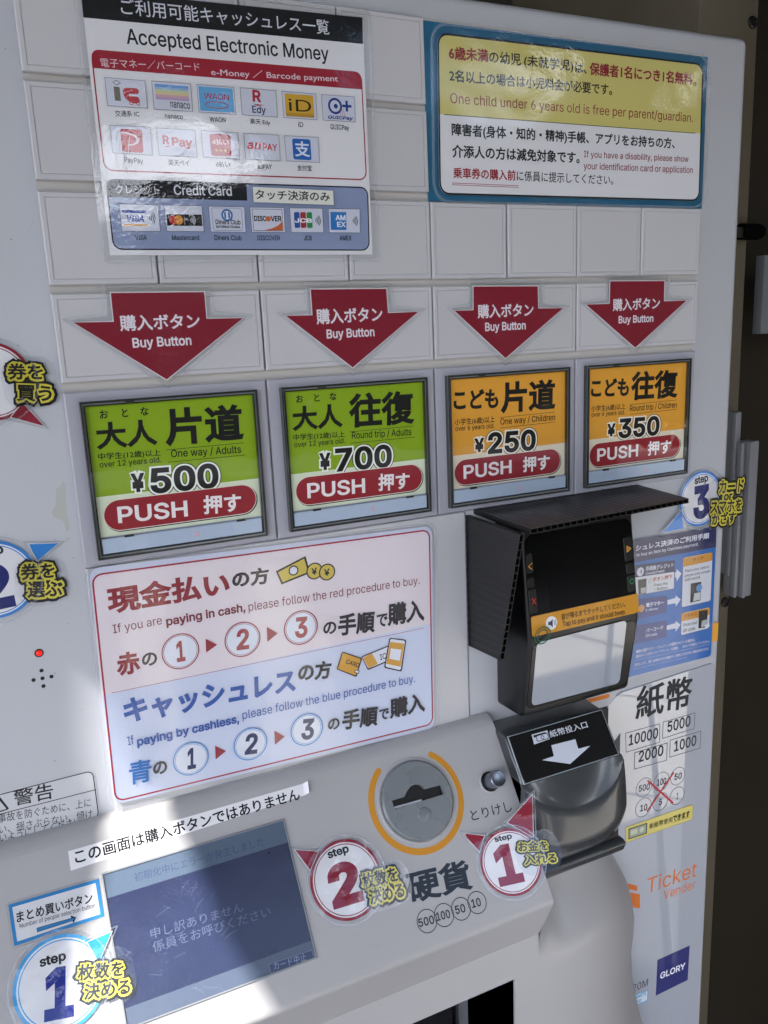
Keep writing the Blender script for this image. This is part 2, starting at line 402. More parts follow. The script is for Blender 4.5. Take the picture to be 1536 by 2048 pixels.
# four ticket buttons
PX = {}
ORANGE, GREEN, RED, NAVY = 'e3a236', '88a911', 'a8202b', '16225e'
def ticket_button(k, label, kids, kind, eng, price):
    x = 2 * W * k
    slab('button_plate', PAN, [(x + g, -.1487), (x + 2 * W - g, -.1487), (x + 2 * W - g, -.0542), (x + g, -.0542)], 0, .0034, M_PLATE, MC, bev=.0006)
    T = things('ticket_button', None, None, (x + W, -.0035, -.102))
    T.parent = MC; T.location = np.array(T.location) - ORG[MC.name]
    if label: T['label'] = label
    wx0, wx1, wz0, wz1 = x + .0073, x + .1033, -.1449, -.0592
    wnd = [(wx0, wz0), (wx1, wz0), (wx1, wz1), (wx0, wz1)]
    inner = inset(wnd, .0026)
    slab('case_rim', PAN, wnd, .0034, .0070, M_CASE, T, holes=[inset(wnd, .0011)], bev=.0003)
    slab('case_tray', PAN, inset(wnd, .0011), .0034, .0058, M_CASE2, T, holes=[inset(wnd, .0020)])
    slab('case_lip', PAN, inset(wnd, .0021), .0034, .0066, M_CASE, T, holes=[inner], bev=.0002)
    cx0, cx1, cz0, cz1 = x + .0102, x + .1012, -.1330, -.0616
    slab('price_card', PAN, [(cx0, cz0), (cx1, cz0), (cx1, cz1), (cx0, cz1)], .0034, .0040, ink('dde6cc' if not kids else 'e6dcc4'), T)
    slab('cover_strip', PAN, [(wx0 + .003, wz0 + .0028), (wx1 - .003, wz0 + .0028), (wx1 - .003, cz0 - .0006), (wx0 + .003, cz0 - .0006)], .0034, .0062,
         mat('frosted_blue_strip', 'b4c4d8', .12, coat=.6), T, bev=.0004)
    a = Art('card_print', PAN, .0041, T)
    # the layout of all four cards was measured on the leftmost adult and child cards
    ref = 0 if not kids else 2
    ox = x - 2 * W * ref
    def q(X, Y):
        p = PAN.uv(X / 2 + (768 if kids else 0), 540 + Y / 2, .0041); return np.array([p[0] + ox, p[1]])
    class L(Art):
        def uv(s, p): return q(*p)
    a = L('card_print', PAN, .0041, T)
    c = GREEN if not kids else ORANGE
    split = q(382, 910)[1] if not kids else q(250, 747)[1]
    a.add(*fill([ccw([(cx0, split), (cx1, split), (cx1, cz1), (cx0, cz1)])]), ink(c))
    K = '0c0c0c'
    if not kids:
        for ch, X0, X1, Y in (('お', 400, 434, 595), ('と', 489, 514, 589), ('な', 563, 596, 583)): a.text(ch, (X0, Y), (X1, Y - 2), 34, K, .025)
        a.text('大人', (390, 719), (630, 699), 108, K, .035)
        a.text(kind, (665, 704), (975, 681), 152, K, .036)
        a.line((665, 720), (975, 691), .0003, K); a.line((672, 769), (981, 740), .0003, K)
        a.text('中学生(12歳)以上', (394, 765), (643, 747), 32, K, .015)
        a.text('over 12 years old.', (400, 797), (646, 775), 30, K, .01)
        a.text(eng + ' / Adults', (685, 758) if eng == 'One way' else (678, 758), (965, 739), 40, K, .01)
        a.text('¥', (527, 890), (580, 886), 76, K, .03, [(.12, 'f0f4ea')])
        a.text(price, (605, 897), (877, 871), 105, K, .03, [(.085, K), (.068, 'f0f4ea')])
        P = [(413, 914), (1020, 866), (1027, 972), (418, 1043)]; tx = [((473, 1014), (752, 986), 68), ((815, 978), (965, 966), 76)]
    else:
        a.text('こども', (278, 560), (457, 552), 80, K, .04)
        a.text(kind, (468, 573), (684, 558), 126, K, .036)
        a.line((464, 590), (684, 568), .0003, K); a.line((466, 632), (684, 608), .0003, K)
        a.text('小学生(6歳)以上', (283, 626), (443, 613), 30, K, .015)
        a.text('over 6 years old.', (285, 650), (442, 637), 25, K, .01)
        a.text(eng + ' / Children', (465, 626), (684, 607), 33, K, .01)
        a.text('¥', (362, 730), (400, 726), 56, K, .03, [(.12, 'f4eede')])
        a.text(price, (415, 738), (606, 721), 88, K, .03, [(.085, K), (.068, 'f4eede')])
        P = [(280, 758), (702, 718), (706, 812), (284, 860)]; tx = [((318, 837), (510, 813), 56), ((555, 810), (662, 798), 62)]
    pts = [q(*p) for p in P]
    x0 = (pts[0][0] + pts[3][0]) / 2; x1 = (pts[1][0] + pts[2][0]) / 2; z1 = (pts[0][1] + pts[1][1]) / 2; z0 = (pts[2][1] + pts[3][1]) / 2
    h = (z1 - z0) / 2
    def pill(g_, dx=0, dz=0):
        hh = h + g_
        return np.vstack([circ((x1 - h + dx, (z0 + z1) / 2 + dz), hh, 16, -math.pi / 2, math.pi / 2, True), circ((x0 + h + dx, (z0 + z1) / 2 + dz), hh, 16, math.pi / 2, 1.5 * math.pi, True)])
    a.add(*fill([pill(.0006, .0004, -.0004)]), ink('1a1010')); a.add(*fill([pill(.0004)]), ink('ece8dc')); a.add(*fill([pill(0)]), ink('941f2a'))
    a.text('PUSH', tx[0][0], tx[0][1], tx[0][2], 'f0ecec', .02); a.text('押す', tx[1][0], tx[1][1], tx[1][2], 'f0ecec', .03)
    xm, zs = x + .062, (cz0 + wz0) / 2 + .001
    a.done()
    b = Art('cross_mark', PAN, .0063, T)
    for sx in (-1, 1):
        d = np.array([.0016, sx * .0016]); n_ = np.array([-d[1], d[0]]) * .12; c0 = np.array([xm, zs])
        b.add(*fill([ccw([c0 - d + n_, c0 + d + n_, c0 + d - n_, c0 - d - n_])]), ink('d9a3ae'))
    b.done()
    # clips of the clear case
    for cx, cz in ((cx0 + .012, cz0 - .0009), (cx1 - .016, cz0 - .0009), (cx0 + .02, wz1 - .0016)):
        slab('case_clip', PAN, [(cx, cz), (cx + .005, cz), (cx + .005, cz + .0013), (cx, cz + .0013)], .0066, .0074, M_CASE, T)
    vv, tt = fill([ccw(inset(wnd, .0020))]); obj('clear_cover', [PAN.pt(p[0], p[1], .0066) for p in vv], tt, CLEAR, T)
ticket_button(0, 'green adult one way button priced 500 yen', False, '片道', 'One way', '500')
ticket_button(1, 'green adult round trip button priced 700 yen', False, '往復', 'Round trip', '700')
ticket_button(2, 'orange child one way button priced 250 yen', True, '片道', 'One way', '250')
ticket_button(3, 'orange child round trip button priced 350 yen', True, '往復', 'Round trip', '350')

# lower panels
slab('lower_cover_panel', PAN, [(.0008, -.2985), (.2405, -.2985), (.2405, -.1497), (.0008, -.1497)], 0, .0024, M_LID, MC, bev=.0005)
slab('reader_panel', PAN, rounded([(.2418, -.3205), (.3735, -.3205), (.3735, -.1497), (.2418, -.1497)], .001), 0, .0012, M_CAB, MC, bev=.0003)
box('cover_gap', .0002, .2412, -.0008, .001, -.3012, -.2985, M_SLOT, MC)

# console
XR = float((CON.uv(995, 1475)[0] + CON.uv(1045, 1610)[0]) / 2)
LT = float(-(CON.uv(768, 1940)[1] + CON.uv(1055, 1842)[1]) / 2) - .002
yb, zb_ = -.012 - S36 * LT, -.302 - C36 * LT
print('XR', XR, 'LT', LT, 'bottom edge', yb, zb_)
YF = yb + .017; ZC = zb_ - .036
topc = bez([(-.0005, -.2975), (-.009, -.2975), (-.012 - S36 * .003, -.302 - C36 * .003)], 6)
lowc = bez([(yb + S36 * .004, zb_ + C36 * .004), (yb, zb_), (yb + .004 * .43, zb_ - .004 * .9)], 5)
prof = [(.03, -.2975)] + [tuple(p) for p in topc] + [tuple(p) for p in lowc] + [(YF, ZC)]
ZT = PAN.uv(930, 2003)[1]  # refined below
def zat(px, y):
    d = ray(*px); k = (y - CAM[1]) / d[1]; return CAM + d * k
TT = zat((1030, 1958), YF); print('tray corner', TT)
ZT = float(TT[2]); XT = float(TT[0])
extrude_x('console', prof + [(YF, ZT), (.03, ZT)], -.45, XR, M_CON, MC)
box('console_side_post', XT, XR, YF, .03, -1.2, ZT, M_CON, MC)
box('console_lower_front', -.45, .0, YF, .03, -1.2, ZT, M_CON, MC)
box('console_bottom_front', .0, XT, YF, .03, -1.2, ZT - .13, M_CON, MC)
# ticket tray: a dark open box
trc = np.array([(0, YF + .002), (0, .028), (XT, .028), (XT, YF + .002)])
V = [(x, y, z) for z in (ZT - .0005, ZT - .13) for x, y in trc]
F = [(0, 1, 5, 4), (1, 2, 6, 5), (2, 3, 7, 6), (4, 5, 6, 7), (0, 3, 2, 1)]
M_TRAY = mat('smoked_tray_plastic', '16181c', .15, coat=.5)
obj('ticket_tray', V, F, M_TRAY, MC)
box('tray_flap', .002, XT - .045, YF + .006, YF + .008, ZT - .125, ZT - .004, mat('smoked_flap', '08090c', .1), MC)
box('tray_post', XT - .0445, XT - .0425, YF + .003, .02, ZT - .128, ZT - .001, M_TRAY, MC)
# moulded flank that swells out under the banknote unit
xr = [(.3500, -.405), (.3673, -.4433), (.3819, -.4714), (.3889, -.4975), (.3850, -.5248), (.3884, -.5605), (.397, -.5943), (.4072, -.6339), (.425, -.72), (.43, -.9), (.43, -1.2)]
zs = np.concatenate([np.linspace(-.408, -.66, 46), np.linspace(-.70, -1.2, 6)])
xrz = np.interp(-zs, [-p[1] for p in xr], [p[0] for p in xr])
for _ in range(2): xrz[1:-1] = (xrz[:-2] + 2 * xrz[1:-1] + xrz[2:]) / 4
def ycon(z):
    if z > zb_: return -.012 + (z + .302) * math.tan(R(36))
    if z > ZC: return yb + (zb_ - z) / (zb_ - ZC) * (YF - yb)
    return YF
ys = np.array([ycon(z) for z in zs])
for _ in range(3): ys[1:-1] = (ys[:-2] + 2 * ys[1:-1] + ys[2:]) / 4
NU = 22; V = []; F = []
for z, xx, y in zip(zs, xrz, ys):
    for i in range(NU + 1):
        t = i / NU; sm = min(1, max(0, (-.408 - z) / .055)); sm = sm * sm * (3 - 2 * sm); wt = min(1, t / .22); fk = 1 - (1 - (.52 + .48 * sm)) * wt
        V.append((XR - .0003 + (xx - XR) * t, -.0016 + (y + .0016) * fk * (1 - t ** 2.6) ** (1 / 1.5), z))
for j in range(len(zs) - 1):
    for i in range(NU): F.append((j * (NU + 1) + i, j * (NU + 1) + i + 1, (j + 1) * (NU + 1) + i + 1, (j + 1) * (NU + 1) + i))
recalc(obj('console_flank', V, F, M_CON, MC, smooth=True))

# glossy white acrylic on the right, with its printing
AC = [(.3755, -1.1), (.4775, -1.1), (.4775, -.3085), (.3755, -.3125)]
slab('acrylic_panel', PAN, rounded(ccw([(.352, -1.1), (.4765, -1.1), (.4765, -.3090), (.3762, -.3125), (.352, -.3300)]), .005), 0, .0014, M_ACR, MC, bev=.0003)
a = Art('note_print', PAN, .0015, MC); G = '2c3034'
a.z = (768, 960, 2)
a.text('紙幣', (1005, 962), (1226, 908), 132, G, .02)
def nbox(Q, t, p0, p1, h):
    a.ring(Q, .00045, G); a.text(t, p0, p1, h, G, .015)
nbox([(965, 1012), (1104, 974), (1103, 1050), (968, 1090)], '10000', (978, 1064), (1095, 1033), 44)
nbox([(1116, 968), (1245, 930), (1241, 995), (1113, 1035)], '5000', (1133, 1011), (1225, 984), 44)
nbox([(1144, 1040), (1268, 1003), (1265, 1073), (1142, 1110)], '1000', (1160, 1088), (1248, 1061), 43)
a.z = (768, 1480, 2)
nbox([(1002, 50), (1134, 10), (1131, 82), (1000, 118)], '2000', (1018, 90), (1116, 62), 44)
a.z = (768, 960, 2); a.poly([(918, 1050), (945, 1012), (943, 1094)], '55585c')
a.done(); a = Art('coin_print', PAN, .0015, MC, (1200, 1536, 4))
for c, r, t, tw in (((352, 155), 64, '500', 88), ((490, 108), 62, '100', 72), ((622, 65), 58, '50', 58), ((347, 315), 64, '10', 55), ((482, 270), 60, '5', 26), ((616, 222), 58, '1', 10)):
    a.hoop(c, r, .00042, G)
    a.text(t, (c[0] - tw / 2, c[1] + 28 + tw * .12), (c[0] + tw / 2, c[1] + 28 - tw * .12), 52, G, .015)
a.line((380, 100), (585, 280), .0016, 'c03a42'); a.line((590, 35), (375, 350), .0016, 'c03a42')
a.done(); a = Art('brand_print', PAN, .0015, MC, (1200, 1536, 4)); OR = 'd87430'
a.text('Ticket', (372, 1008), (768, 868), 122, OR); a.text('Vender', (505, 1055), (762, 962), 70, OR)
a.done(); a = Art('logo_block', PAN, .0015, MC, (1200, 1536, 4)); a.poly([(150, 905), (298, 943), (298, 985), (150, 952)], OR); a.done(); a = Art('logo_block', PAN, .0015, MC, (1200, 1536, 4)); a.poly([(150, 980), (320, 1010), (320, 1125), (150, 1085)], OR)
a.done(); a = Art('model_print', PAN, .0015, MC, (1200, 1536, 4))
a.text('20M', (258, 1795), (382, 1742), 58, '22262c')
a.poly([(235, 1830), (383, 1773), (380, 1862), (235, 1925)], '5a9cc8', .0012); a.poly([(240, 1835), (379, 1781), (376, 1857), (240, 1916)], 'cfe0ee', .001)
a.text('500円', (270, 1856), (366, 1818), 30, '4a8cc0', .02); a.text('対応', (276, 1892), (330, 1872), 28, '4a8cc0', .02)
a.done()
P = [PAN.uv(1200 + x / 4, 1536 + y / 4, .0015) for x, y in ((460, 1537), (717, 1420), (700, 1695), (447, 1820))]
slab('maker_plate', PAN, P, .0014, .0017, mat('navy_plate', '15206e', .35, coat=1), MC)
a = Art('maker_lettering', PAN, .0018, MC, (1200, 1536, 4)); a.text('GLORY', (480, 1690), (680, 1606), 50, 'e8eaf4', .02); a.done()
# printed orange line below the reader, red light, speaker holes, warning notice
a = Art('orange_line', PAN, .0013, MC, (768, 960, 2))
p, q_ = a.uv((494, 968)), a.uv((895, 864)); a.local(np.vstack([circ(q_, .0017, 10, -math.pi / 2, math.pi / 2, True), circ(p, .0017, 10, math.pi / 2, 1.5 * math.pi, True)]), 'd87a28'); a.done()
c = PAN.uv(78, 1306)
lathe('status_light', PAN, c, [(.0016, 0), (.0016, .0004), (.0013, .0009), (.0007, .0013), (0, .0014)], mat('red_light', 'c01008', .2, emit=('e01008', .35)), MC, 20)
lathe('light_bezel', PAN, c, [(.0024, 0), (.0023, .0003), (.0017, .0004)], M_BLACK, MC, 20)
for x, y in ((83, 1341), (67, 1360), (85, 1356.5), (103, 1353), (87, 1372)):
    c = PAN.uv(x, y); lathe('speaker_hole', PAN, c, [(.0011, -.001), (.0011, .00012), (.0009, .00005)], M_SLOT, MC, 14)
a = Art('warning_notice', PAN, .0002, MC, (0, 1500, 2)); K = '23262b'
a.local([a.uv(p) for p in ((-420, 275), (375, 78), (402, 272), (-400, 500))], mat('notice_vinyl', 'c2c4c9', .3), .004)
a.ring([(-420, 285), (372, 80), (398, 270), (-400, 490)], .0006, K, .004)
a.line((-412, 362), (385, 158), .0005, K)
a.text('警告', (58, 226), (215, 193), 66, K, .01)
a.poly([(-60, 268), (-12, 172), (38, 236)], K, .001); a.poly([(-46, 257), (-12, 190), (26, 235)], 'c2c4c9', .0006)
a.text('必ず固定。事故を防ぐために、上に', (-190, 326), (363, 226), 38, K)
a.text('乗ったり乗せない、揺さぶらない、傾け', (-265, 384), (369, 270), 37, K)
a.text('たりしないようにしてください。', (-140, 398), (336, 298), 35, K)
a.done()
# old tape residue on the left side
for poly in ([(392, 1000), (398, 1010), (410, 1010), (408, 1120), (430, 1300), (415, 1315), (395, 1250), (330, 1220), (322, 1190), (345, 1150), (350, 1045), (372, 1035)], [(410, 1350), (436, 1352), (430, 1362), (412, 1372)]):
    a = Art('tape_residue', PAN, .00008, MC, (0, 640, 3.105)); a.poly(poly, mat('tape_residue', 'aeb0ac', .6), 0); a.done()

rs = random.Random(11); a = Art('scuff_marks', PAN, .00005, MC); SCF = mat('scuff', '8d9096', .6)
for _ in range(26):
    x, y = rs.uniform(-.09, -.004), rs.uniform(-.36, .12); an = rs.uniform(0, 3.14); L = rs.uniform(.002, .009); wd = rs.uniform(.00005, .00014); P = []
    for k in range(5): P.append((x, y)); an += rs.uniform(-.25, .25); x += L / 4 * math.cos(an); y += L / 4 * math.sin(an)
    a.add(np.array([(p[0], p[1] + s_ * wd) for p in P for s_ in (-1, 1)]), [(2 * k, 2 * k + 2, 2 * k + 3, 2 * k + 1) for k in range(4)], SCF, 1e-7)
for _ in range(40): a.add(circ((rs.uniform(-.09, -.004), rs.uniform(-.36, .12)), rs.uniform(.00015, .0005), 6), [(0, 1, 2, 3, 4, 5)], SCF, 1e-7)
for _ in range(30): a.add(circ((rs.uniform(.445, .476), rs.uniform(-.14, .15)), rs.uniform(.0001, .0004), 6), [(0, 1, 2, 3, 4, 5)], SCF, 1e-7)
a.done(kind='stuff')
a = Art('console_scuffs', CON, .00005, MC)
for _ in range(34):
    x, y = rs.uniform(-.05, .25), rs.uniform(-.112, -.003); an = rs.uniform(0, 3.14); L = rs.uniform(.002, .010); wd = rs.uniform(.00004, .00010); P = []
    for k in range(5): P.append((x, y)); an += rs.uniform(-.25, .25); x += L / 4 * math.cos(an); y += L / 4 * math.sin(an)
    a.add(np.array([(p[0], p[1] + s_ * wd) for p in P for s_ in (-1, 1)]), [(2 * k, 2 * k + 2, 2 * k + 3, 2 * k + 1) for k in range(4)], SCF, 1e-7)
a.done(kind='stuff')

# ---------------- touch screen on the console
scr = [CON.uv(*p) for p in ((205, 1748.5), (565, 1642.5), (633, 1921), (255, 2046))]
sx0 = min(scr[0][0], scr[3][0]); sx1 = (scr[1][0] + scr[2][0]) / 2; sz1 = (scr[0][1] + scr[1][1]) / 2; sz0 = (scr[2][1] + scr[3][1]) / 2
print('screen', sx0, sx1, sz0, sz1)
TS = things('touch_screen', None, None, tuple(CON.pt((sx0 + sx1) / 2, (sz0 + sz1) / 2)))
TS.parent = MC; TS.location = np.array(TS.location) - ORG[MC.name]
fr = ccw([(sx0, sz0), (sx1, sz0), (sx1, sz1), (sx0, sz1)])
slab('screen_bezel', CON, inset(fr, -.0011), 0, .0009, mat('bezel_grey', '83878c', .25), TS, holes=[fr], bev=.0004)
M_LCD = mat('lcd_navy', '17234a', .28, var=.12, vscale=25)
vv, tt = fill([fr]); obj('display', [CON.pt(p[0], p[1], .0001) for p in vv], tt, M_LCD, TS)
a = Art('display_text', CON, .00012, TS, (0, 1500, 2))
hh = sz1 - sz0
a.add(*fill([ccw([(sx0, sz1 - hh * .165), (sx1, sz1 - hh * .165), (sx1, sz1), (sx0, sz1)])]), ink('4f6076'))
a.add(*fill([ccw([(sx0, sz0), (sx1, sz0), (sx1, sz0 + hh * .115), (sx0, sz0 + hh * .115)])]), ink('4e5a70'))
a.text('初期化中にエラーが発生しました', (540, 529), (1058, 382), 38, '35466c')
a.text('申し訳ありません', (605, 757), (975, 646), 44, '56617f'); a.text('係員をお呼びください', (614, 812), (1085, 664), 46, '56617f')
a.poly([(1075, 857), (1247, 800), (1258, 838), (1083, 893)], '2c3760'); a.ring([(1075, 857), (1247, 800), (1258, 838), (1083, 893)], .0002, '7a86a2')
a.text('カード中止', (1097, 882), (1228, 842), 34, '8a94ae'); a.done()
# scratches and grime on the glass
a = Art('scratches', CON, .0013, TS, (0, 1500, 2)); rs = random.Random(3); SC = mat('scratch', '8f9ab5', .5)
for _ in range(26):
    x, y = rs.uniform(480, 900), rs.uniform(560, 980); L = rs.uniform(10, 75); an = rs.uniform(-1.4, -.2) if rs.random() < .7 else rs.uniform(0, .6)
    pts = [(x, y)]; 
    for k in range(4): an += rs.uniform(-.22, .22); x += L / 4 * math.cos(an); y += L / 4 * math.sin(an); pts.append((x, y))
    uvp = [a.uv(p) for p in pts]; 
    if all(sx0 < q[0] < sx1 and sz0 < q[1] < sz1 for q in uvp):
        wd = rs.uniform(.00002, .00004)
        a.add(np.array([q + (0, s * wd) for q in uvp for s in (-1, 1)]), [(2 * i, 2 * i + 2, 2 * i + 3, 2 * i + 1) for i in range(4)], SC, 1e-6)
for _ in range(160):
    x, y = rs.gauss(740, 55), rs.gauss(560, 28)
    q = a.uv((x, y)); a.add(circ(q, rs.uniform(.00004, .00013), 5), [(0, 1, 2, 3, 4)], SC, 5e-7)
a.done(kind='stuff')
GL = film_mat('screen_glass', .00006, 900, .09, haze=.022, wr=.0003, wscale=60)
obj('glass', [CON.pt(p[0], p[1], .0012) for p in vv], tt, GL, TS)

# ---------------- coin dial, cancel button, console printing
dc = (np.array(CON.uv(753, 1600)) + CON.uv(914, 1600) + 0) / 2; top_, bot_ = CON.uv(839, 1515), CON.uv(826, 1690)
dc = np.array([(dc[0] + (top_[0] + bot_[0]) / 2) / 2, (top_[1] + bot_[1]) / 2]); dr = (abs(CON.uv(753, 1600)[0] - CON.uv(914, 1600)[0]) + abs(top_[1] - bot_[1])) / 4
print('dial', dc, dr)
CD = things('coin_dial', None, None, tuple(CON.pt(*dc)))
CD.parent = MC; CD.location = np.array(CD.location) - ORG[MC.name]
lathe('dial_collar', CON, dc, [(dr + .0012, 0), (dr + .0010, .0006), (dr, .0009), (dr - .0008, .0006), (dr - .0010, .0002)], M_CON, CD, 64)
z7 = lambda x, y: CON.uv(720 + x / 4.8, 1440 + y / 4.8)
sl = [z7(288, 780), z7(410, 742)] + [z7(x, y) for x, y in ((432, 690), (470, 640), (520, 622), (570, 630), (612, 668))] + [z7(765, 628), z7(795, 718), z7(315, 865)]
sl = ccw(sl); o_ = circ(dc, dr - .0012, 64)
slab('dial_face', CON, o_, .0002, .0034, M_DIAL, CD, holes=[inset(sl, .0001)], bev=.0012)
vv, tt = fill([sl]); obj('slot_floor', [CON.pt(p[0], p[1], .0004) for p in vv], tt, M_SLOT, CD)
P = [z7(315, 860), z7(318, 835), z7(575, 765), z7(580, 782)]; slab('slot_lip', CON, P, .0005, .0026, M_METAL, CD)
lathe('dial_dimple', CON, z7(600, 915), [(.0046, .0034), (.0043, .0038), (.003, .0041), (0, .0042)], M_DIAL, CD, 32)
a = Art('orange_ring', CON, .0001, MC)
rr = dr + .0052; p1 = z7(150, 470); p2 = z7(685, 315)
a1 = math.atan2(*(p1 - dc)[::-1]); a2 = math.atan2(*(p2 - dc)[::-1])
A = [circ(dc, rr + .0017, 70, a1 - 2 * math.pi if a1 > 0 else a1, 0, False)]
a0 = a1; a3 = a2 + 2 * math.pi if a2 < a1 else a2
outer = circ(dc, rr + .0020, 80, a0, a3, True); innr = circ(dc, rr - .0020, 80, a3, a0, True)
e1 = dc + rr * np.array([math.cos(a3), math.sin(a3)]); e0 = dc + rr * np.array([math.cos(a0), math.sin(a0)])
loop = np.vstack([outer, circ(e1, .0020, 8, a3, a3 + math.pi, True)[1:-1], innr, circ(e0, .0020, 8, a0 + math.pi, a0 + 2 * math.pi, True)[1:-1]])
a.add(*fill([ccw(loop)]), ink('c98a28')); a.done()
cb = CON.uv(720 + 1245 / 4.8, 1440 + 590 / 4.8)
CB = things('cancel_button', None, None, tuple(CON.pt(*cb)))
CB.parent = MC; CB.location = np.array(CB.location) - ORG[MC.name]
lathe('button_collar', CON, cb, [(.0078, 0), (.0076, .0005), (.0068, .0007), (.0064, .0001)], M_CON, CB)
lathe('button_well', CON, cb, [(.0065, .0001), (.0066, .00035)], M_SLOT, CB)
lathe('button_cap', CON, cb, [(.0053, .0002), (.0053, .0112), (.0055, .0113), (.0055, .0130), (.0050, .0135), (.0048, .0134), (0, .0134)], mat('dull_steel', '848b98', .3, metal=1), CB, 48)
a = Art('cancel_print', CON, .0001, MC, (900, 1560, 6.4)); K = '1b2430'
a.text('とりけし', (285, 528), (803, 398), 145, K, .005)
a.done(); a = Art('coin_values_print', CON, .0001, MC, (768, 1480, 2)); a.text('硬貨', (103, 658), (358, 596), 132, '2b3542', .03)
for c, r, t, tw in (((172, 724), 43, '500', 62), ((240, 700), 42, '100', 54), ((308, 675), 41, '50', 40), ((372, 650), 40, '10', 36)):
    a.hoop(c, r, .0005, K); a.text(t, (c[0] - tw / 2, c[1] + 18 + tw * .13), (c[0] + tw / 2, c[1] + 18 - tw * .13), 36, K, .015)
a.done()

# ---------------- banknote unit
BU = things('banknote_unit', None, None, (.30, -.03, -.35))
BU.parent = MC; BU.location = np.array(BU.location) - ORG[MC.name]
lq = [LAB.uv(*p) for p in ((1018, 1472), (1207, 1421), (1235, 1510), (1048, 1566))]
bx0 = (lq[0][0] + lq[3][0]) / 2; bx1 = (lq[1][0] + lq[2][0]) / 2; bt = (lq[0][1] + lq[1][1]) / 2; bb = (lq[2][1] + lq[3][1]) / 2
pT, pB = LAB.pt(0, bt), LAB.pt(0, bb); print('label', bx0, bx1, pT, pB)
box('unit_recess', XR - .001, .3655, -.0016, .02, -.405, -.3215, M_SLOT, BU)
hx0, hx1 = bx0 - .0022, bx1 + .0022
bt_ = LAB.n * -.0012
prof = [(.01, pT[2] - .006), (-.006, pT[2] + .0005), tuple((pT + bt_)[1:]), tuple((pB + bt_)[1:]), (pB[1] - .0005, pB[2] - .004), (-.040, -.398), (.01, -.43)]
extrude_x('unit_housing', prof, hx0, hx1, M_DARKP, BU, bevel=.0015, seg=3)
slab('note_label', LAB, [(bx0, bb), (bx1, bb), (bx1, bt), (bx0, bt)], -.0012, 0, mat('label_black', '07080b', .05, coat=1), BU, bev=.0004)
slab('label_plate_edge', LAB, inset([(bx0, bb), (bx1, bb), (bx1, bt), (bx0, bt)], -.0006), -.0012, -.0006, mat('clear_edge', 'a9b4bc', .1, coat=1), BU, bev=.0002)
a = Art('label_print', LAB, .0001, BU, (980, 1400, 1536 / 280)); WH = 'c8cedb'
a.text('紙幣投入口', (668, 415), (1078, 302), 82, WH, .01)
Q = [(455, 380), (628, 332), (655, 428), (485, 488)]; a.poly(Q, WH); a.poly([(475, 388), (610, 350), (618, 375), (482, 415)], '15181c')
a.poly([(500, 395), (632, 358), (648, 425), (515, 460)], '15181c', .001); a.poly([(508, 400), (625, 367), (640, 418), (521, 451)], WH, .001)
a.hoop((576, 410), 20, .0005, '15181c')
a.poly([(672, 497), (935, 430), (968, 535), (1100, 502), (878, 702), (570, 660), (700, 615)], WH); a.done()
# nose: scooped top, bulging front, slit and lip
NX = 28; V = []; F = []; rows = []
def nose_row(fy, fz): return [(hx0 + (hx1 - hx0) * i / NX, fy(1 - (2 * i / NX - 1) ** 4), fz(1 - (2 * i / NX - 1) ** 2)) for i in range(NX + 1)]
y0, z0 = pB[1], pB[2]
front = []
front.append(nose_row(lambda q: y0 - .0006, lambda q: z0 - .0008))
front.append(nose_row(lambda q: y0 - .0018 - .003 * q, lambda q: z0 - .002 - .009 * q))
front.append(nose_row(lambda q: y0 - .0030 - .0075 * q, lambda q: z0 - .0035 - .0185 * q))
n1 = len(front)
front.append(nose_row(lambda q: y0 - .0033 - .0083 * q, lambda q: z0 - .0043 - .0195 * q))
for t in np.linspace(.12, 1, 10):
    front.append(nose_row(lambda q, t=t: y0 - .0035 - .0085 * q - .0035 * math.sin(min(1, t * 1.5) * 1.57) * (1 - .25 * q) + .0075 * max(0, t - .6) ** 1.5 * 4,
                          lambda q, t=t: (z0 - .005 - .020 * q) * (1 - t) + t * (-.3895 - .003 * q)))
front.append(nose_row(lambda q: -.030, lambda q: -.3905))
for r_ in front: V += r_
m_ = NX + 1
for j in range(len(front) - 1):
    for i in range(NX): F.append((j * m_ + i, j * m_ + i + 1, (j + 1) * m_ + i + 1, (j + 1) * m_ + i))
b0 = len(V)
for s_, xx in ((0, hx0), (NX, hx1)):     # side cheeks
    ids = [j * m_ + s_ for j in range(len(front))]; bk = len(V); V.append((xx, -.02, z0)); V.append((xx, -.02, -.3905)); F.append(tuple(ids) + (bk + 1, bk))
o = recalc(obj('nose', V, F, M_DARKP, BU, smooth=True))
try: o.data.set_sharp_from_angle(angle=R(32))
except Exception: pass
box('note_slit', hx0 + .002, hx1 - .0015, -.048, -.02, -.3985, -.3895, M_SLOT, BU)
prof = [(-.0015, -.3975), (-.0500, -.3980), (-.0535, -.4000), (-.0510, -.4070), (-.038, -.4170), (-.0015, -.4290)]
extrude_x('lower_lip', prof, hx0 + .001, hx1 + .002, M_DARKP, BU, bevel=.0016, seg=3)
box('slit_guide', hx1 - .018, hx1 - .0165, -.0462, -.03, -.3940, -.3900, M_DARKP, BU)

